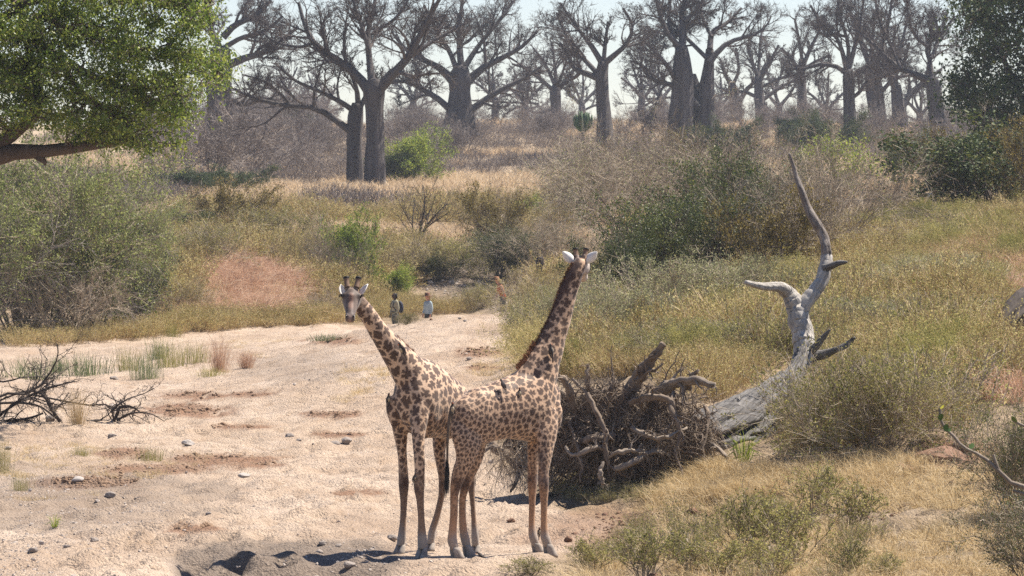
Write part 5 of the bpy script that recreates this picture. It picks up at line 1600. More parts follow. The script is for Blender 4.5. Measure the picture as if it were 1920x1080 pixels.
# countable grass clumps on the sand
ga = tuft(230, .62, .013, M['grass_blue'], .34, .30, .3, 'grass_clump').data
gb = tuft(200, .60, .012, M['herb_green'], .30, .35, .4, 'grass_clump').data
gc = tuft(240, .80, .008, M['straw'], .12, .7, .9, 'grass_clump').data
gd = tuft(360, .9, .008, M['grass_red'], .16, .55, .8, 'grass_clump').data
ge = tuft(60, .45, .016, M['leaf_bright'], .05, 1.4, .7, 'grass_clump').data
for (me_, x, y, wp, hp, lab) in [(ga, 62, 712, 110, 44, 'blue green grass clump behind the brush pile, leftmost'), (ga, 165, 706, 105, 48, 'wide blue green grass clump, second from the left on the sand'), (ga, 110, 700, 50, 30, 'small grass clump between the two leftmost wide ones'),
                                 (gb, 240, 694, 60, 50, 'light green grass clump in the middle of the sand, left one of its cluster'), (ga, 275, 712, 66, 54, 'dark green grass clump at the front of its cluster'), (ga, 298, 672, 52, 40, 'dark green grass clump at the back of its cluster'),
                                 (gb, 320, 690, 80, 56, 'yellow green grass clump in the centre of its cluster'), (gb, 368, 680, 60, 42, 'yellow green grass clump at the right of its cluster'), (gd, 412, 698, 56, 70, 'pinkish orange plume grass standing alone on the sand'),
                                 (gb, 395, 708, 60, 22, 'low green sprawl in front of the pinkish plume grass'), (gc, 146, 800, 62, 70, 'golden straw clump in front of the brush pile'), (gb, 285, 868, 60, 34, 'small green clump beside the dung streak'),
                                 (gb, 152, 856, 40, 22, 'tiny green clump left of the dung streak'), (gb, 6, 888, 34, 80, 'green yellow clump cut by the left edge'), (gb, 38, 922, 40, 34, 'small green clump near the left edge on stones'), (ge, 102, 990, 26, 22, 'tiny bright green seedling on the stones'),
                                 (ge, 1393, 868, 54, 52, 'spiky bright green plant at the foot of the log'), (gd, 462, 690, 50, 34, 'faded orange grass clump right of the tall plume'), (ga, 615, 642, 70, 16, 'flat green patch on the sand left of the head of the left giraffe'),
                                 (gc, 1735, 640, 40, 46, 'pale green upright grass tuft standing in the herb field'), (gb, 322, 632, 40, 34, 'green clump at the foot of the left bank'), (gb, 248, 634, 44, 26, 'low olive clump by the foot of the thicket')]:
    p = hit(x, y); s = p[1] / FPX
    o = bpy.data.objects.new('grass_clump', me_); COL.objects.link(o); o.location = p
    V = np.empty(len(me_.vertices) * 3, np.float32); me_.vertices.foreach_get('co', V); V = V.reshape(-1, 3)
    sx = wp * s / (np.percentile(V[:, 0], 98) - np.percentile(V[:, 0], 2)); o.scale = (sx, sx * .8, hp * s / np.percentile(V[:, 2], 97)); o.rotation_euler[2] = rng.uniform(-.6, .6)
    tag(o, lab, 'grass clump', 'grass clumps on the sand' if y > 600 and x < 700 else None)

# ------------------------------------------------------------------ stones, gravel and dung
M['stone'] = barkmat('grey_brown_stone', (.24, .20, .175), (.42, .36, .31), 4, 1, .5, .02)
M['stone_pale'] = barkmat('pale_stone', (.36, .32, .29), (.55, .49, .44), 4, 1, .4, .02)
M['clod'] = barkmat('red_earth_clod', (.15, .08, .05), (.32, .185, .115), 5, 1, .7, .03)
M['dung'] = leafmat('dung_crumb', [(.10, .06, .037), (.18, .11, .066), (.28, .185, .12)], 0, .9)
M['gravel'] = leafmat('river_gravel', [(.10, .085, .08), (.20, .165, .145), (.34, .29, .25), (.46, .39, .33)], 0, .85)


def rockmesh(name, mat, sub=2, seed=0, flat=.6, rough=.35):
    bm = bmesh.new(); bmesh.ops.create_icosphere(bm, subdivisions=sub, radius=1)
    r = np.random.default_rng(seed)
    cuts = [norm(r.normal(size=3)) for _ in range(7)]
    for v in bm.verts:
        c = np.array(v.co)
        for n in cuts:
            d = c @ n - .72
            if d > 0: c = c - n * d * .85
        c = c * (1 + rough * (float(fbm(c[0] * 1.7 + seed, c[1] * 1.7 + c[2] * 2.3, seed, 2))) * .5)
        c[2] *= flat
        v.co = c
    me = bpy.data.meshes.new(name); bm.to_mesh(me); bm.free(); me.materials.append(mat)
    me.polygons.foreach_set('use_smooth', np.zeros(len(me.polygons), bool))
    return me


RK = [rockmesh('rock', M['stone'], 3, k, .62) for k in range(4)]; RKP = [rockmesh('rock', M['stone_pale'], 3, 10 + k, .5) for k in range(2)]; CLD = [rockmesh('clod', M['clod'], 3, 20 + k, .7, .6) for k in range(3)]
for (me_, x, y, w, nm, lab) in [(RK[0], 212, 824, 22, 'rock', 'dark angular rock on the sand below the small brush pile'), (RKP[0], 352, 836, 26, 'rock', 'pale flat rock right of the dark angular one'), (RK[1], 214, 712, 17, 'rock', 'dark brown rock beside the grass cluster on the sand'),
                                (RKP[1], 458, 896, 28, 'rock', 'pale flat rock in the middle of the river bed'), (RK[2], 543, 824, 18, 'rock', 'brown rock on the sand left of the giraffe legs, upper one'), (RK[3], 206, 938, 20, 'rock', 'grey pointed rock below the dung streaks'), (RK[0], 392, 966, 15, 'rock', 'small dark bluish rock in the middle foreground sand'),
                                (RK[1], 488, 904, 10, 'rock', 'little dark rock right of the pale flat one'), (RK[2], 176, 1016, 18, 'rock', 'grey rock among gravel in the lower left'), (RK[3], 166, 1036, 22, 'rock', 'dark rock among gravel just below another in the lower left'), (RK[0], 125, 1030, 16, 'rock', 'round brown rock among gravel in the lower left'),
                                (RK[1], 60, 1040, 20, 'rock', 'brown rock near the lower left corner'), (RKP[0], 145, 908, 26, 'rock', 'pale rock half buried left of the middle sand'), (RK[2], 598, 1038, 19, 'rock', 'rounded rock on the lip of the shaded hollow'), (RK[3], 605, 1023, 18, 'rock', 'flat rock just behind the rounded one on the lip'),
                                (RK[0], 634, 1027, 13, 'rock', 'third small rock on the lip of the shaded hollow'), (RK[1], 655, 1072, 26, 'rock', 'dark rock at the bottom edge inside the hollow'), (RK[2], 628, 835, 20, 'rock', 'brown rock left of the front legs of the left giraffe'), (RK[3], 650, 840, 22, 'rock', 'second brown rock left of the front legs'),
                                (RK[0], 560, 828, 12, 'rock', 'little brown rock on the sand beside the upper one'), (RK[1], 872, 604, 9, 'rock', 'small dark stone on the crest of the sand bar'), (RK[2], 862, 598, 7, 'rock', 'tiny stone at the left of the crest stones'), (CLD[0], 808, 603, 6, 'clod', 'tiny brown clod on the crest near the woman'),
                                (RK[3], 880, 679, 13, 'rock', 'dark rounded stone on the sand bar above the back of the right giraffe'), (RK[0], 1110, 1022, 0, 'rock', ''), (CLD[0], 1066, 1016, 17, 'clod', 'brown clod beside the front hooves of the right giraffe'),
                                (CLD[1], 1300, 974, 34, 'clod', 'long red earth clod in the straw, left one'), (CLD[2], 1335, 978, 30, 'clod', 'red earth clod in the straw, middle one'), (CLD[0], 1485, 935, 26, 'clod', 'dark red clod under the log bush'), (CLD[1], 1555, 912, 26, 'clod', 'dark red clod right of the one under the log bush'),
                                (CLD[2], 1462, 940, 24, 'clod', 'pale red clod touching the dark red one'), (CLD[0], 1372, 982, 34, 'clod', 'red earth clod in the straw, right one'), (CLD[1], 1600, 916, 22, 'clod', 'reddish clod left of the cracked earth bank'), (CLD[2], 958, 982, 16, 'clod', 'brown clod between the two giraffes legs'),
                                (RK[1], 745, 1012, 0, 'rock', ''), (RK[2], 735, 1015, 22, 'rock', 'brown stone left of the left giraffe front hoof'), (RK[3], 95, 790, 22, 'rock', 'pale grey rock under the golden straw clump'), (RK[0], 15, 845, 14, 'rock', 'dark rock near the left edge below the brush pile')]:
    if not w: continue
    p = hit(x, y); s = p[1] / FPX
    o = bpy.data.objects.new(nm, me_); COL.objects.link(o); o.location = (p[0], p[1], p[2] + w * s * .12); o.scale = (w * s * .5,) * 3; o.rotation_euler = (0, 0, rng.uniform(0, 6.28))
    tag(o, lab, 'rock' if nm == 'rock' else 'earth clod')


def srcobj(mes):
    return [bpy.data.objects.new(m.name + '_piece', m) for m in mes]


pebs = [rockmesh('pebble', M['gravel'], 1, 40 + k, .6) for k in range(4)]
pg = np.concatenate([sample([(-60, 1100), (-60, 850), (120, 880), (330, 960), (420, 1020), (700, 1030), (760, 1100)], 3600, 54, 80, clump=.7, cut=-.1), sample([(-60, 850), (980, 830), (980, 1100), (-60, 1100)], 1800, 54, 90), sample([(380, 720), (480, 690), (760, 690), (420, 745)], 500, 100, 135),
                     sample([(200, 700), (900, 640), (980, 700), (900, 900), (100, 840)], 1200, 80, 140), sample([(700, 640), (860, 595), (1000, 590), (960, 700), (700, 700)], 260, 95, 140)])
scatter('gravel', srcobj(pebs), pg, np.exp(rng.normal(-4.35, .5, len(pg))), tilt=.5, label='gravel and small stones scattered over the river bed')
bk_ = sample([(780, 490), (1000, 480), (1060, 560), (940, 585), (860, 565), (800, 545)], 300, 190, 218)
scatter('bank_rubble', srcobj(pebs), bk_, np.exp(rng.normal(-2.3, .4, len(bk_))), tilt=.5, label='rubble on the cut bank behind the people')
crumb = [rockmesh('dung_crumb', M['dung'], 1, 60 + k, .7) for k in range(3)]
pd = []
for (ex, ey, ew, eh) in DUNG:
    if ew:
        n = int(ew * eh / 2.2)
        rr = np.sqrt(rng.uniform(0, 1, n)) * rng.uniform(.5, 1.1, n); aa = rng.uniform(0, 6.283, n)
        for r_, a_ in zip(rr, aa):
            pd.append(hit(ex + ew * r_ * math.cos(a_), ey + eh * r_ * math.sin(a_)) + np.array((0, rng.uniform(-.15, .15), 0)))
pd = np.array(pd); pd[:, 2] = ground(pd[:, 0], pd[:, 1])
scatter('dung_crumbs', srcobj(crumb), pd, np.exp(rng.normal(-3.75, .45, len(pd))), tilt=.5, label='crumbled brown dung in streaks on the sand')
pc = sample([(1060, 1100), (1080, 960), (1250, 950), (1500, 930), (1700, 870), (1850, 880), (1850, 960), (1400, 1000), (1300, 1100)], 1300, 54, 76, clump=.6, cut=-.1)
scatter('earth_crumbs', srcobj([rockmesh('earth_crumb', M['clod'], 1, 70 + k, .7) for k in range(3)]), pc, np.exp(rng.normal(-3.7, .5, len(pc))), tilt=.5, label='red earth crumbs in the right foreground')

eb_ = hit(1765, 880)
eroot = empty('earth_bank', tuple(eb_), 0, 'cracked reddish earth bank overhanging the straw slope at the right', 'earth bank')
for (x, y, w, hz_, k) in [(1770, 868, 120, .8, 0), (1722, 884, 90, .55, 1), (1815, 850, 100, .8, 2), (1845, 880, 60, .6, 0), (1690, 893, 50, .5, 2)]:
    p = hit(x, y); s = p[1] / FPX
    o = bpy.data.objects.new('earth_block', CLD[k]); COL.objects.link(o); o.parent = eroot
    o.location = Vector(p) - Vector(eb_) + Vector((0, w * s * .3, -.02)); o.scale = (w * s * .5, w * s * .5, w * s * .42 * hz_); o.rotation_euler = (.1, rng.uniform(-.25, .05), rng.uniform(0, 6.28))
# ------------------------------------------------------------------ fallen tree with its root plate
M['log_pale'] = barkmat('bleached_wood', (.26, .23, .20), (.66, .62, .56), 16, .10, .9, .03)
M['snag'] = barkmat('streaked_dead_wood', (.10, .075, .06), (.46, .41, .37), 18, .07, 1.0, .03)
M['root_pale'] = barkmat('pale_root_wood', (.17, .13, .10), (.40, .33, .26), 10, .3, .6, .02)
M['soil_core'] = barkmat('root_soil', (.05, .036, .026), (.13, .09, .06), 6, 1, 1.0, .08)
fb = hit(1180, 935)
ft = empty('fallen_tree', tuple(fb), 0, 'fallen dead tree: tangled root plate, grey cracked log and bleached white upright branch', 'tree')
TR = Matrix.Translation(-Vector(fb))


def sub(o, par=None):
    o.data.transform(TR); o.parent = ft if par is None else par
    return o


def ridged(rows, S, seed, amp, mat, name, nk=60, cracks=9, D=None):
    """a weathered log: deep cracks along the grain; built along its own Z so that the grain follows it"""
    a = np.array([(*P(r[0], r[1], r[3]), r[2] * r[3] / FPX) for r in rows]); s = spline(a, 12)
    C, R = s[:, :3], s[:, 3]
    kk_ = np.arange(len(C)) * .16
    C = C + np.stack([fbm(kk_ + j * 7, np.full(len(C), seed * 1.3), seed + j, 3) for j in range(3)], 1) * (R * (.10 if name == 'log' else .2))[:, None] * np.minimum(kk_, 1)[:, None]
    R = R * (1 + (.04 if name == 'log' else .06) * fbm(kk_ * 2.2, np.full(len(C), seed * 2.1), seed + 9, 2))
    ax = Vector(C[-1] - C[0]).normalized(); q = ax.to_track_quat('Z', 'Y').to_matrix().to_4x4(); q.translation = Vector(C[0]); qi = q.inverted()
    C = np.array([(qi @ Vector(c))[:] for c in C])
    T = norm(np.gradient(C, axis=0)); U = norm(np.cross(T, np.array((.1, 1, .05)))); V = np.cross(T, U)
    th = np.arange(S) / S * 2 * np.pi; L = np.concatenate([[0], np.cumsum(np.linalg.norm(np.diff(C, axis=0), axis=1))])
    Tn, Ln = np.meshgrid(th, L)
    wob = fbm(Ln * 1.2 + seed, Tn * 0 + .3, seed, 2) * .5
    cr = np.abs(np.sin(Tn * cracks / 2 + wob + fbm(np.cos(Tn) * 2 + Ln * .3, np.sin(Tn) * 2, seed + 2, 2) * 2.2))
    dep = -(1 - sstep(0, .5, cr)) * (.4 + .8 * vnoise(Ln * .9 + 5, Tn * 1.3, seed + 3))
    fine = fbm(np.cos(Tn) * 9 + Ln * .5, np.sin(Tn) * 9 + Ln * .2, seed + 4, 2)
    big = fbm(np.cos(Tn) * 1.2 + Ln * .8, np.sin(Tn) * 1.2, seed + 5, 2)
    rr = R[:, None] * (1 + amp * dep + amp * .22 * fine + amp * .18 * big)
    ring = C[:, None] + rr[..., None] * (np.cos(th)[None, :, None] * U[:, None] + np.sin(th)[None, :, None] * V[:, None])
    K = len(C); idx = np.arange(K * S).reshape(K, S); nx = np.roll(idx, -1, 1)
    mb = MB(); mb.add(np.vstack([ring.reshape(-1, 3), C[0], C[-1] + T[-1] * R[-1] * .3]), np.stack([idx[:-1], nx[:-1], nx[1:], idx[1:]], -1).reshape(-1, 4),
                      [(K * S, (k + 1) % S, k) for k in range(S)] + [(K * S + 1, idx[-1, k], idx[-1, (k + 1) % S]) for k in range(S)])
    o = mb.build(name, mat, ft)
    o.matrix_local = TR @ q
    return o


tag(ridged([(1310, 836, 54, 74.2), (1345, 820, 62, 75), (1390, 800, 59, 76), (1430, 772, 48, 77), (1466, 735, 34, 78), (1488, 708, 20, 78.8), (1500, 682, 15, 79.3), (1506, 660, 15, 79.6)], 120, 3, .46, M['log'], 'log', cracks=9), 'thick grey log with deep cracks along the grain')
ridged([(1494, 700, 15, 79.2), (1505, 668, 19, 79.6), (1507, 632, 20.5, 79.8), (1500, 605, 20, 79.9), (1495, 582, 20, 80), (1487, 562, 17, 80), (1476, 547, 13.5, 80), (1460, 538, 10, 79.8), (1440, 538, 8, 79.6), (1420, 535, 6.5, 79.4), (1398, 529, 4, 79.2)], 44, 5, .2, M['log_pale'], 'branch', cracks=7)
ridged([(1496, 590, 15, 80), (1510, 568, 14, 80), (1527, 548, 13.5, 80.1), (1541, 524, 12.5, 80.2), (1547, 502, 13, 80.3), (1550, 482, 11.5, 80.4)], 28, 7, .2, M['log_pale'], 'branch', cracks=5)
ridged([(1549, 490, 11.5, 80.4), (1549, 465, 9.5, 80.4), (1543, 440, 9.5, 80.5), (1528, 415, 9.5, 80.5), (1513, 388, 8, 80.6), (1503, 358, 6.5, 80.6), (1493, 332, 5, 80.7), (1487, 310, 4, 80.7), (1480, 288, 2.5, 80.7)], 24, 8, .34, M['snag'], 'branch', cracks=5)
ridged([(1546, 502, 9, 80.2), (1560, 497, 7, 80.1), (1574, 493, 5.5, 80), (1588, 491, 2.5, 79.9)], 16, 9, .3, M['log'], 'branch', cracks=5)
ridged([(1518, 660, 9, 79.6), (1533, 646, 7, 79.5), (1545, 632, 5, 79.4), (1556, 618, 2, 79.3)], 16, 10, .3, M['log'], 'branch', cracks=5)
ridged([(1515, 672, 12, 79.9), (1545, 664, 9, 79.9), (1568, 655, 6, 79.8), (1590, 645, 6, 79.8), (1602, 632, 3, 79.7)], 16, 11, .3, M['log'], 'branch', cracks=5)

# core of earth held by the roots, its dark colour doubling as shade between them
def lump(c, rad, seed, mat, name):
    bm = bmesh.new(); bmesh.ops.create_icosphere(bm, subdivisions=5, radius=1)
    for v in bm.verts:
        n = Vector(v.co); f = 1 + .28 * float(fbm(n.x * 2 + seed, n.z * 2 + n.y * 1.4, seed, 3)) + .12 * float(fbm(n.x * 8 + seed, n.z * 8 + n.y * 6, seed + 1, 2))
        v.co = (n.x * rad[0] * f + c[0], n.y * rad[1] * f + c[1], n.z * rad[2] * f + c[2])
    me = bpy.data.meshes.new(name); bm.to_mesh(me); bm.free(); me.materials.append(mat)
    o = bpy.data.objects.new(name, me); COL.objects.link(o); return o


cC = P(1165, 820, 73.0)
sub(lump(cC, (1.22, .50, .72), 2, M['soil_core'], 'root_soil'))
sub(lump(P(985, 850, 73.2), (.42, .28, .30), 4, M['soil_core'], 'root_soil'))
ROOTS = [([(1165, 790, 17, 72.6), (1182, 735, 14, 72.4), (1200, 702, 13, 72.2), (1224, 670, 10, 72.0), (1244, 645, 7, 71.9)], 'root', 1), ([(1225, 760, 12, 72.4), (1243, 730, 12, 72.1), (1270, 716, 10, 71.9), (1305, 713, 9, 71.7), (1342, 722, 5, 71.6)], 'root_pale', 2),
         ([(1106, 810, 7, 72.2), (1103, 760, 6, 72.1), (1102, 720, 4.5, 72), (1101, 682, 3, 72)], 'root', 3), ([(1080, 800, 9, 72.3), (1075, 755, 8, 72.1), (1062, 722, 7, 72.0), (1048, 703, 4, 71.9)], 'root', 4), ([(1120, 755, 6, 72.2), (1098, 735, 4, 72), (1072, 708, 3, 72)], 'root_pale', 5),
         ([(1120, 790, 8, 72.3), (1138, 750, 7, 72.1), (1148, 725, 5, 72), (1153, 710, 2, 71.9)], 'root', 6), ([(1100, 735, 5, 71.8), (1118, 770, 6, 71.6), (1134, 820, 5, 71.4), (1142, 870, 4, 71.3), (1180, 895, 3, 71.3)], 'root', 7),
         ([(1060, 838, 3, 71.6), (1075, 853, 4, 71.4), (1108, 842, 5, 71.3), (1138, 838, 4, 71.5)], 'root_pale', 8), ([(1085, 830, 7, 71.9), (1110, 822, 10, 71.6), (1150, 816, 9, 71.8)], 'root', 9), ([(1140, 858, 4, 71.3), (1165, 848, 5.5, 71.1), (1195, 845, 5, 71.2), (1225, 850, 3, 71.5)], 'root_pale', 10),
         ([(1155, 882, 7, 71.2), (1185, 868, 8, 71.1), (1210, 852, 6, 71.3), (1240, 845, 3, 71.5)], 'root_pale', 11), ([(1305, 810, 6, 72.6), (1335, 832, 5, 72.2), (1366, 858, 4, 71.8)], 'root_pale', 12), ([(900, 822, 5, 72.8), (925, 838, 9, 72.7), (955, 858, 9, 72.6), (1000, 868, 9, 72.7), (1050, 872, 8, 72.7)], 'root', 13),
         ([(970, 855, 5, 72.4), (975, 880, 4, 72.3), (965, 905, 3.5, 72.2), (958, 925, 2, 72.2)], 'root', 14), ([(1130, 865, 3, 71.0), (1126, 885, 5, 70.9), (1128, 900, 5, 70.9), (1131, 918, 1.5, 70.9)], 'root_pale', 15), ([(1290, 730, 8, 72), (1295, 708, 6, 71.9), (1308, 694, 3, 71.8)], 'root', 16),
         ([(1180, 755, 7, 71.9), (1215, 745, 8, 71.7), (1255, 752, 6, 71.6), (1262, 790, 4, 71.5), (1240, 815, 3, 71.4)], 'root', 17), ([(1262, 735, 6, 71.8), (1258, 770, 5, 71.5), (1275, 810, 4, 71.5), (1268, 850, 3, 71.4), (1280, 890, 2, 71.3)], 'root', 18),
         ([(1068, 790, 5, 72), (1080, 830, 4, 71.7), (1092, 872, 3, 71.5), (1086, 905, 2, 71.4)], 'root', 19), ([(1185, 800, 5, 71.5), (1210, 815, 4.5, 71.3), (1245, 820, 4, 71.3), (1290, 800, 3, 71.6)], 'root_pale', 20), ([(905, 850, 2, 72.6), (920, 838, 4, 72.6), (945, 845, 4, 72.5)], 'root_pale', 21),
         ([(1040, 760, 6, 72.4), (1050, 735, 6, 72.3), (1072, 760, 5, 72.2), (1078, 790, 4, 72.2)], 'root', 22), ([(1320, 760, 5, 72.6), (1330, 790, 4, 72.3), (1318, 840, 3, 72), (1325, 880, 2, 71.8)], 'root', 23)]
for rows, mt, sd in ROOTS:
    a = np.array([(*P(r[0], r[1], r[3]), r[2] * r[3] / FPX) for r in rows]); s = spline(a, 7)
    Cc = s[:, :3] + np.stack([fbm(np.arange(len(s)) * .5 + k * 9, np.full(len(s), sd * 1.7), sd + k, 2) for k in range(3)], 1) * .03
    mb = MB(); gnarl(mb, Cc, s[:, 3] * .82 * (1 + .22 * fbm(np.arange(len(s)) * .8, np.full(len(s), sd), 4, 2)), 12, .5, 5, sd, flute=5)
    gp, gr = grow(Cc[None], s[None, :, 3] * .8, 7, (.25, .98), (25, 70), (.12, .35), 6, .35, -.05, .55, .25, .004)
    gp2, gr2 = grow(gp, gr, 4, (.3, 1), (20, 70), (.4, .9), 4, .4, -.1, .6, .4, .003)
    mb.tubes(gp, gr, 6, 0, True); mb.tubes(gp2, gr2, 3, 0, False)
    sub(mb.build('root', M[mt]))
# hundreds of thinner roots tangled over the plate
mb = MB(); n_ = 820
u1, u2 = rng.uniform(0, 6.283, n_), np.sqrt(rng.uniform(.0, 1, n_))
bx = 1165 + 165 * u2 * np.cos(u1); by = 818 + 105 * u2 * np.sin(u1)
bD = 72.75 - .75 * np.sqrt(np.clip(1 - u2 ** 2, 0, 1)) + rng.uniform(-.15, .2, n_)
st_ = np.array([P(x, y, d) for x, y, d in zip(bx, by, bD)])
d_ = norm(np.stack([rng.normal(0, 1, n_), rng.normal(-.1, .35, n_), rng.normal(-.25, .8, n_)], 1)); pp = [st_]
for k in range(8):
    pp.append(pp[-1] + d_ * rng.uniform(.05, .13, (n_, 1))); d_ = norm(d_ + rng.normal(0, .38, d_.shape) * (1, .5, 1) + (0, 0, -.05))
pp = np.stack(pp, 1); rr_ = np.exp(rng.normal(-4.5, .5, n_))[:, None] * np.linspace(1, .4, 9)[None]
mb.tubes(pp, rr_, 5, 0, True)
k2 = rng.random(n_) < .35
q1, q2 = grow(pp, rr_, 3, (.2, 1), (25, 80), (.3, .7), 5, .35, -.15, .6, .4, .0035)
mb.tubes(q1, q2, 3, 0, False)
o = sub(mb.build('root_tangle', M['root'])); o['kind'] = 'stuff'
mb = MB(); n_ = 5200
u1, u2 = rng.uniform(0, 6.283, n_), np.sqrt(rng.uniform(.0, 1.1, n_))
bx = 1170 + 168 * u2 * np.cos(u1); by = 830 + 100 * u2 * np.sin(u1)
side_ = rng.random(n_) < .22; bx = np.where(side_, rng.normal(970, 34, n_), bx); by = np.where(side_, rng.normal(862, 26, n_), by); u2 = np.where(side_, .7, u2)
side_ = rng.random(n_) < .12; bx = np.where(side_, rng.normal(1315, 22, n_), bx); by = np.where(side_, rng.normal(830, 40, n_), by); u2 = np.where(side_, .8, u2)
bD = 72.65 - .72 * np.sqrt(np.clip(1 - u2 ** 2, 0, 1)) + rng.uniform(-.1, .25, n_)
B_ = np.array([P(x, y, d) for x, y, d in zip(bx, by, bD)])
mb.blades(B_, np.stack([rng.normal(0, .5, n_), rng.normal(-.2, .3, n_), rng.normal(-.8, .5, n_)], 1), rng.uniform(.1, .38, n_), rng.uniform(.004, .011, n_), .6)
M['fibre'] = leafmat('root_fibres', [(.09, .065, .045), (.21, .15, .105), (.36, .28, .20), (.52, .42, .31)], 0, .9)
o = sub(mb.build('root_fibres', M['fibre'])); o['kind'] = 'stuff'
M['loose_bark'] = M['log']
# dark herbs in the shade under the plate
p13_ = sample([(1040, 940), (1060, 890), (1260, 900), (1280, 940), (1120, 955)], 90, 69, 76)
scatter('shade_herbs', h_mix, p13_, rng.uniform(.25, .5, len(p13_)), label='green herbs in the shade under the root plate')
# dark stump at the right edge
sb_ = hit(1925, 690)
st = empty('dead_stump', tuple(sb_), 0, 'dark dead stump sloping out of the herbs at the right edge', 'tree stump')
a = np.array([(*P(x, y, D_), w * D_ / FPX) for x, y, w, D_ in [(1860, 655, 8, 90), (1880, 622, 15, 90), (1900, 596, 24, 90.4), (1930, 574, 33, 91), (1990, 552, 42, 92)]]); s = spline(a, 6)
mb = MB(); gnarl(mb, s[:, :3], s[:, 3], 40, .5, 5, 3, flute=9); o = mb.build('trunk', M['dead_dark']); o.data.transform(Matrix.Translation(-Vector(sb_))); o.parent = st


# ------------------------------------------------------------------ brush piles of dead dark branches
def brush(label, px, py, stems, D, seed, twn=(7, 5, 3)):
    base = hit(px, py)
    root = empty('brush_pile', tuple(base), 0, label, 'brush pile', 'dead branches dumped on the sand')
    mb = MB(); A, B = [], []
    for l in stems:
        C, R = pathm([(r[0], r[1], r[2] * .62, rng.uniform(-.5, .5)) for r in l], D, 9)
        A.append(C); B.append(R)
        m2 = MB(); m2.tubes(C[None], R[None], 7, 0, True); o = m2.build('branch', M['dead_dark']); o.data.transform(Matrix.Translation(-Vector(base))); o.parent = root
    p, r = np.array(A), np.array(B)
    for n in twn:
        p, r = grow(p, r, n, (.15, 1), (25, 75), (.18, .42), 5, .25, -.03, .55, .4, .0045)
        zz = ground(p[..., 0], p[..., 1]) + .02
        p[..., 2] = np.maximum(p[..., 2], zz)
        mb.tubes(p, r, 4 if n == twn[0] else 3, 0, False)
    o = mb.build('twigs', M['dead_dark']); o['kind'] = 'stuff'
    o.data.transform(Matrix.Translation(-Vector(base))); o.parent = root
    return root


brush('large dark brush pile of dead branches at the left edge of the sand', 60, 796,
      [[(-60, 780, 4), (0, 740, 4), (55, 738, 4), (90, 705, 3), (108, 670, 2), (108, 645, 1)], [(112, 790, 6), (95, 765, 5), (78, 738, 4), (40, 735, 3), (-20, 760, 3)], [(60, 740, 3), (120, 752, 3), (170, 760, 2.5), (198, 758, 2), (215, 770, 2)], [(-50, 790, 5), (0, 790, 5), (50, 785, 4), (80, 775, 3)],
       [(-60, 700, 3), (0, 716, 3), (40, 708, 2), (75, 706, 1.5)], [(-20, 800, 4), (10, 770, 4), (60, 740, 4), (100, 725, 3), (140, 715, 2)], [(0, 800, 3), (20, 760, 3), (60, 745, 2), (110, 760, 2), (145, 745, 1.5)], [(-40, 760, 4), (20, 755, 4), (70, 760, 3), (100, 780, 3)]], 97, 3, (12, 6, 4))
brush('small dark brush pile right of the large one', 250, 796,
      [[(165, 790, 4), (190, 788, 5), (215, 792, 5), (222, 765, 5), (245, 762, 4), (262, 772, 2)], [(215, 790, 4), (212, 768, 3), (240, 748, 2.5), (270, 738, 1.5), (288, 728, 1)], [(220, 788, 4), (245, 775, 3), (280, 775, 2), (308, 790, 1.2)], [(196, 758, 2), (210, 768, 2), (230, 770, 2), (250, 765, 1.5)]], 97, 5, (10, 5, 3))

# ------------------------------------------------------------------ people
M['skin_dark'] = plain('dark_skin', (.055, .032, .024), .55, .15, 10)
M['skin_light'] = plain('light_skin', (.52, .29, .21), .55, .12, 10)
M['olive_shirt'] = plain('olive_green_shirt', (.30, .275, .19), .85, .15, 6)
M['trousers'] = plain('grey_trousers', (.085, .095, .095), .85, .2, 6)
M['pack'] = plain('navy_backpack', (.03, .033, .055), .7, .3, 12)
M['hat_brown'] = plain('brown_hat_felt', (.17, .085, .055), .85, .2, 12)
M['hat_tan'] = plain('tan_hat', (.30, .15, .085), .85, .2, 12)
M['blue_shirt'] = plain('pale_blue_shirt', (.36, .44, .47), .85, .12, 6)
M['dark_top'] = plain('dark_top', (.035, .036, .034), .85, .2, 6)
M['blonde'] = plain('blonde_hair', (.45, .29, .15), .6, .3, 40)
M['rust_top'] = plain('rust_red_top', (.36, .06, .025), .85, .2, 6)
M['metal_dark'] = plain('dark_metal', (.03, .03, .03), .4, .2, 10)


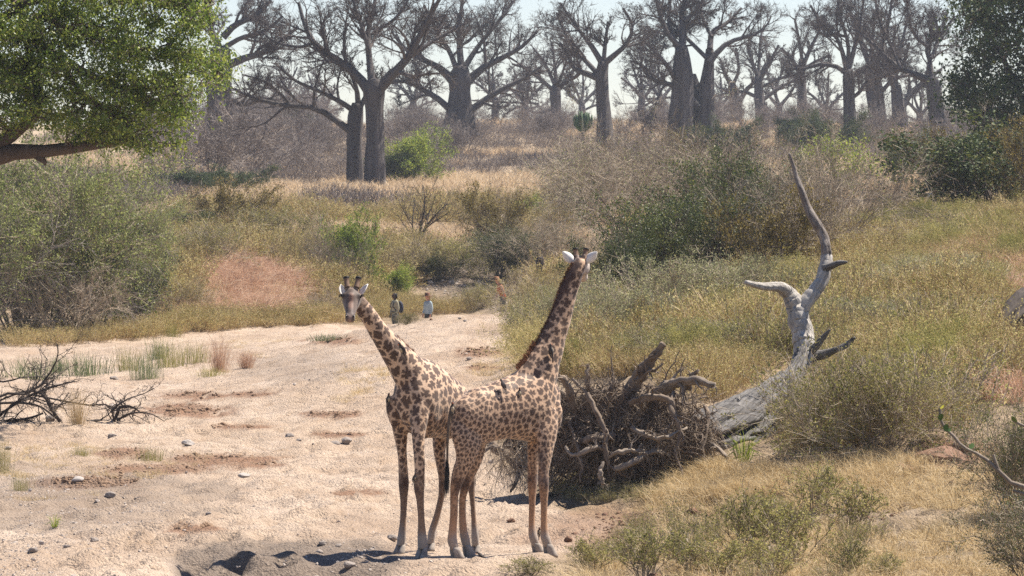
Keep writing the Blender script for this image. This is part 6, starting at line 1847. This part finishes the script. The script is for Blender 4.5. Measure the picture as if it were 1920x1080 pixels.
def person(px, D, hgt, face, lean, label, skin, legs, top, sleeves, arms, hat=None, hair=None, pack=False, rifle=False, skirt=False):
    """standing figure, face = heading angle of the body (0 looks along +X)"""
    base = onground(px, D)
    root = empty('person', tuple(base), 0, label, 'person')
    H = hgt / 1.75
    lp = Vector((0, 1, 0))

    def X(f, l, z, ln=1):      # forward, left, height
        f2 = f + lean * max(0, z - .95) * ln
        z2 = z - (abs(lean) ** 2) * .35 * max(0, z - .95)
        c, s = math.cos(face), math.sin(face)
        return (H * (f2 * c - l * s), H * (f2 * s + l * c), H * z2)
    lat_ = (-math.sin(face), math.cos(face), 0)
    mb = MB()
    A = lambda f, l, z, a, b_: (*X(f, l, z), a * H, b_ * H)
    loft(mb, [A(0, 0, .86, .12, .09), A(0, 0, .95, .155, .115), A(.01, 0, 1.08, .135, .10), A(.01, 0, 1.25, .16, .115), A(0, 0, 1.38, .175, .10), A(-.01, 0, 1.45, .12, .07), A(0, 0, 1.5, .055, .055)], lat_, 4, 16)
    loft(mb, [A(-.005, 0, 1.44, .055, .058), A(.01, 0, 1.52, .05, .055), A(.03, 0, 1.555, .052, .06)], lat_, 3, 12)
    loft(mb, [A(.04, 0, 1.53, .03, .03), A(.035, 0, 1.56, .058, .07), A(.03, 0, 1.64, .075, .095), A(.025, 0, 1.70, .07, .088), A(.02, 0, 1.745, .035, .04)], lat_, 4, 16)
    loft(mb, [A(.11, 0, 1.665, .012, .01), A(.13, 0, 1.635, .016, .018), A(.12, 0, 1.615, .008, .006)], lat_, 2, 8)
    for s_ in (-1, 1):
        loft(mb, [A(0, s_ * .09, .90, .08, .095), A(.01, s_ * .095, .72, .078, .088), A(.015 * s_, s_ * .095, .48, .052, .058), A(.02 * s_, s_ * .095, .30, .05, .058), A(.02 * s_ - .01, s_ * .095, .08, .034, .04)], lat_, 3, 12)
        loft(mb, [A(-.06 + .02 * s_, s_ * .095, .05, .03, .03), A(.03 + .02 * s_, s_ * .10, .045, .04, .04), A(.14 + .02 * s_, s_ * .105, .025, .042, .025), A(.18 + .02 * s_, s_ * .105, .02, .02, .015)], lat_, 3, 10)
        ar = arms[0 if s_ < 0 else 1]
        loft(mb, [A(0, s_ * .15, 1.41, .05, .05), A(0, s_ * .19, 1.38, .052, .055), A(ar[0][0], s_ * ar[0][1], ar[0][2], .04, .042), A(ar[1][0], s_ * ar[1][1], ar[1][2], .028, .03)], lat_, 4, 12)
        loft(mb, [A(*(ar[1][0] - .0, s_ * ar[1][1], ar[1][2] + .02), .024, .028), A(ar[1][0] + .01, s_ * ar[1][1], ar[1][2] - .045, .018, .042), A(ar[1][0] + .01, s_ * ar[1][1], ar[1][2] - .09, .014, .036)], lat_, 3, 10)
        for k in range(5):
            o_ = (k - 1.5) * .02
            ln_ = [.075, .085, .08, .062, .05][k]; z_ = ar[1][2] - .08
            if k == 4: o_, z_ = .045, ar[1][2] - .04
            loft(mb, [A(ar[1][0] + .01 + o_, s_ * ar[1][1], z_, .009, .009), A(ar[1][0] + .018 + o_ * 1.1, s_ * ar[1][1] * .995, z_ - ln_ * .5, .008, .008), A(ar[1][0] + .02 + o_ * 1.1, s_ * (ar[1][1] - .012), z_ - ln_, .006, .006)], lat_, 2, 6)
    kids = [remeshed(mb, 'body', .012, 3, skin)]
    mb = MB()
    for s_ in (-1, 1):
        loft(mb, [A(.105, s_ * .03, 1.66, .006, .004), A(.112, s_ * .03, 1.662, .012, .008), A(.105, s_ * .03, 1.664, .006, .004)], lat_, 2, 6)
    kids.append(mb.build('eyes', M['eye']))
    # clothes
    mb = MB(); loft(mb, [A(0, 0, .84, .185, .135), A(0, 0, .95, .175, .135), A(.01, 0, 1.08, .165, .125), A(.01, 0, 1.25, .185, .14), A(0, 0, 1.37, .20, .125), A(-.01, 0, 1.44, .14, .09), A(0, 0, 1.49, .07, .07)], lat_, 4, 18)
    if sleeves:
        for s_ in (-1, 1):
            ar = arms[0 if s_ < 0 else 1]
            loft(mb, [A(0, s_ * .13, 1.42, .06, .06), A(0, s_ * .195, 1.38, .07, .072), A(ar[0][0], s_ * ar[0][1], ar[0][2], .058, .062), A(ar[1][0], s_ * ar[1][1], ar[1][2] + .03, .045, .048)], lat_, 4, 12)
    sh_ = remeshed(mb, 'shirt', .014, 2, top); kids.append(sh_)
    mb = MB()
    if skirt:
        loft(mb, [A(0, 0, 1.0, .17, .13), A(0, 0, .9, .19, .15), A(0, 0, .6, .23, .19), A(.0, 0, .30, .25, .21), A(0, 0, .28, .02, .02)], lat_, 3, 18)
    else:
        loft(mb, [A(0, 0, 1.0, .16, .12), A(0, 0, .9, .185, .14), A(0, 0, .80, .17, .13)], lat_, 3, 16)
        for s_ in (-1, 1):
            loft(mb, [A(0, s_ * .09, .90, .10, .115), A(.01, s_ * .095, .70, .10, .11), A(.015 * s_, s_ * .095, .48, .08, .09), A(.02 * s_, s_ * .095, .15, .07, .08), A(.02 * s_, s_ * .095, .10, .05, .06)], lat_, 3, 12)
    kids.append(remeshed(mb, 'trousers', .014, 2, legs))
    if hat:
        mb = MB(); S = 28; th = np.arange(S) / S * 6.283
        rings = [(.0, 1.70, .0), (.098, 1.69, .0), (.105, 1.685, 0), (.235, 1.665, 0), (.237, 1.672, 0), (.108, 1.70, 0), (.098, 1.72, 0), (.095, 1.81, 0), (.065, 1.83, 0), (0, 1.815, 0)]
        v = np.array([[X(.02 + r_ * math.cos(a) * 1.12, r_ * math.sin(a), z_ + (.02 * abs(math.sin(a)) ** 2 if r_ > .15 else 0)) for a in th] for r_, z_, _ in rings])
        K = len(rings); idx = np.arange(K * S).reshape(K, S); nx = np.roll(idx, -1, 1)
        mb.add(v, np.stack([idx[:-1], nx[:-1], nx[1:], idx[1:]], -1).reshape(-1, 4)); kids.append(mb.build('hat', hat))
        mb = MB(); v = np.array([[X(.02 + .104 * math.cos(a) * 1.12, .104 * math.sin(a), z_) for a in th] for z_ in (1.70, 1.725)]); idx = np.arange(2 * S).reshape(2, S); nx = np.roll(idx, -1, 1)
        mb.add(v, np.stack([idx[:-1], nx[:-1], nx[1:], idx[1:]], -1).reshape(-1, 4)); hb = mb.build('hat_band', M['dark_top']); hb.parent = kids[-1]
    if hair is not None:
        mb = MB(); hm, hl_ = hair
        loft(mb, [A(-.02, 0, 1.755, .03, .03), A(-.015, 0, 1.72, .08, .085), A(-.035, 0, 1.64, .086, .075), A(-.055, 0, 1.56, .075, .045), A(-.06, 0, 1.56 - hl_, .06 if hl_ > .1 else .04, .03)], lat_, 4, 16); kids.append(mb.build('hair', hm))
    if pack:
        mb = MB(); loft(mb, [A(-.20, 0, .98, .06, .05), A(-.225, 0, 1.02, .13, .10), A(-.24, 0, 1.15, .15, .12), A(-.225, 0, 1.32, .13, .10), A(-.19, 0, 1.42, .07, .06)], lat_, 4, 16); pk = mb.build('backpack', M['pack']); kids.append(pk)
        for s_ in (-1, 1):
            mb = MB(); mb.tubes(np.array([[X(-.15, s_ * .12, 1.41), X(.0, s_ * .125, 1.465), X(.125, s_ * .12, 1.36), X(.155, s_ * .12, 1.22), X(.05, s_ * .17, 1.06), X(-.15, s_ * .13, 1.05)]]), np.full((1, 6), .018), 6); kids.append(mb.build('strap', M['pack']))
    if rifle:
        mb = MB(); mb.tubes(np.array([[X(.05, .24, .98), X(.14, .25, .72), X(.22, .26, .50)]]), np.array([[.028, .022, .012]]), 8, cap=True); kids.append(mb.build('rifle', M['metal_dark']))
    if pack or skirt:
        mb = MB(); loft(mb, [A(0, 0, .975, .185, .14), A(0, 0, 1.0, .19, .145), A(0, 0, 1.025, .185, .14)], lat_, 2, 18); kids.append(mb.build('belt', M['metal_dark']))
    for k in kids: k.parent = root
    return root


person(741, 178, 1.80, math.radians(205), .02, 'person with a dark cap, olive shirt and navy backpack walking left behind the sand bar', M['skin_dark'], M['trousers'], M['olive_shirt'], True, [((.03, .22, 1.12), (.12, .21, .90)), ((-.02, .24, 1.12), (.05, .24, .92))],
       hair=(M['black_hair'], .02), pack=True, rifle=True)
person(803, 178, 1.74, math.radians(215), .03, 'person in a brown wide brimmed hat and pale blue shirt on the sand bar crest', M['skin_light'], M['dark_top'], M['blue_shirt'], True, [((.03, .22, 1.13), (.12, .20, .92)), ((-.02, .23, 1.12), (.04, .22, .90))],
       hat=M['hat_brown'], hair=(M['blonde'], .16))
person(943, 181, 1.74, math.radians(200), .32, 'person in a tan hat and rust red sleeveless top leaning forward by the bank bushes', M['skin_light'], M['trousers'], M['rust_top'], False, [((.10, .22, 1.16), (.20, .20, 1.0)), ((.0, .25, 1.15), (.06, .25, .95))], hat=M['hat_tan'])
kb_ = onground(1012, 188)
ks = empty('dead_stump', tuple(kb_), 0, 'dark knobbly stump with a pale arched twig, in bushes left of the right giraffe head', 'tree stump')
mb = MB(); st_k = spline(np.array([(0, 0, -.2, .16), (.03, 0, .6, .13), (-.02, 0, 1.15, .12), (0, 0, 1.45, .17), (.02, 0, 1.68, .15), (.02, 0, 1.8, .06)]), 5)
gnarl(mb, st_k[:, :3], st_k[:, 3], 14, .3, 4, 5, flute=5); mb.build('trunk', M['dead_dark'], ks)
mb = MB(); tk = spline(np.array([(.5, -.1, .6), (.42, -.15, 1.05), (.2, -.18, 1.4), (.13, -.2, 1.75), (0, -.2, 1.86), (-.12, -.2, 1.72)]), 5); mb.tubes(tk[None], np.linspace(.03, .012, len(tk))[None], 6); mb.build('branch', M['root_pale'], ks)

# ------------------------------------------------------------------ blurred twig close to the camera, bottom right
fgp = P(2000, 960, 27)
ftw = empty('near_shrub', (fgp[0], fgp[1], float(ground(fgp[0], fgp[1]))), 0, 'blurred bare twig with a few round leaves reaching in from the lower right edge', 'shrub')
gT = Matrix.Translation(-Vector(ftw.location))
mb = MB()
for l in [[(2140, 1700, 8), (2100, 1300, 7), (2050, 960, 6), (1960, 925, 5), (1895, 905, 4.5), (1860, 870, 4), (1830, 850, 3.2), (1805, 838, 2.5), (1788, 818, 2), (1765, 795, 1.6), (1762, 765, 1)], [(1872, 882, 3.5), (1866, 865, 3), (1862, 852, 2)], [(2050, 960, 4), (1950, 935, 3.5), (1900, 920, 3)],
          [(2060, 900, 3), (1960, 812, 3), (1918, 798, 2.5), (1900, 788, 1.5)]]:
    C, R = pathm(l, 27, 16); mb.tubes(C[None], R[None], 7, 0, True)
o = mb.build('stems', M['root_pale']); o.data.transform(gT); o.parent = ftw
M['leaf_near'] = plain('round_green_leaf', (.10, .16, .045), .5, .3, 9); M['leaf_yellow'] = plain('yellow_leaf', (.62, .55, .06), .5, .2, 9)
for (x, y, r_, mt) in [(1902, 786, 8, 'leaf_near'), (1830, 842, 9, 'leaf_near'), (1822, 836, 7, 'leaf_near'), (1774, 802, 7, 'leaf_near'), (1764, 782, 7, 'leaf_near'), (1766, 763, 5, 'leaf_yellow'), (1780, 806, 4, 'leaf_near')]:
    c = P(x, y, 26.95); r_ = r_ * 27 / FPX
    mb = MB(); S = 12; th = np.arange(S) / S * 6.283; nr = norm(rng.normal(size=3) + np.array((0, -1.5, .6))); u = norm(np.cross(nr, (0, 0, 1))); v_ = np.cross(nr, u)
    pts_ = [c + (u * math.cos(a) * .8 + v_ * math.sin(a)) * r_ * (1.1 if i == 3 else 1) - nr * r_ * .15 * math.cos(a) ** 2 for i, a in enumerate(th)]
    mb.add(np.vstack([pts_, [c]]), None, [(S, k, (k + 1) % S) for k in range(S)]); o = mb.build('leaf', M[mt]); o.data.transform(gT); o.parent = ftw

# ------------------------------------------------------------------ air
if HAZE > 0:
    bm = bmesh.new(); bmesh.ops.create_cube(bm, size=1)
    for v in bm.verts:
        v.co = (v.co.x * 620, 420 + v.co.y * 900, 17 + v.co.z * 56)
    me = bpy.data.meshes.new('haze'); bm.to_mesh(me); bm.free()
    hm = bpy.data.materials.new('haze_air'); hm.use_nodes = True; nt = hm.node_tree
    nt.nodes.remove(nt.nodes['Principled BSDF'])
    pv = nt.nodes.new('ShaderNodeVolumePrincipled'); pv.inputs['Color'].default_value = (.80, .87, 1, 1); pv.inputs['Density'].default_value = HAZE; pv.inputs['Anisotropy'].default_value = .2
    nt.links.new(pv.outputs[0], nt.nodes['Material Output'].inputs['Volume'])
    me.materials.append(hm)
    hz = bpy.data.objects.new('haze', me); COL.objects.link(hz); tag(hz, 'thin pale haze over the river valley', kind='stuff')
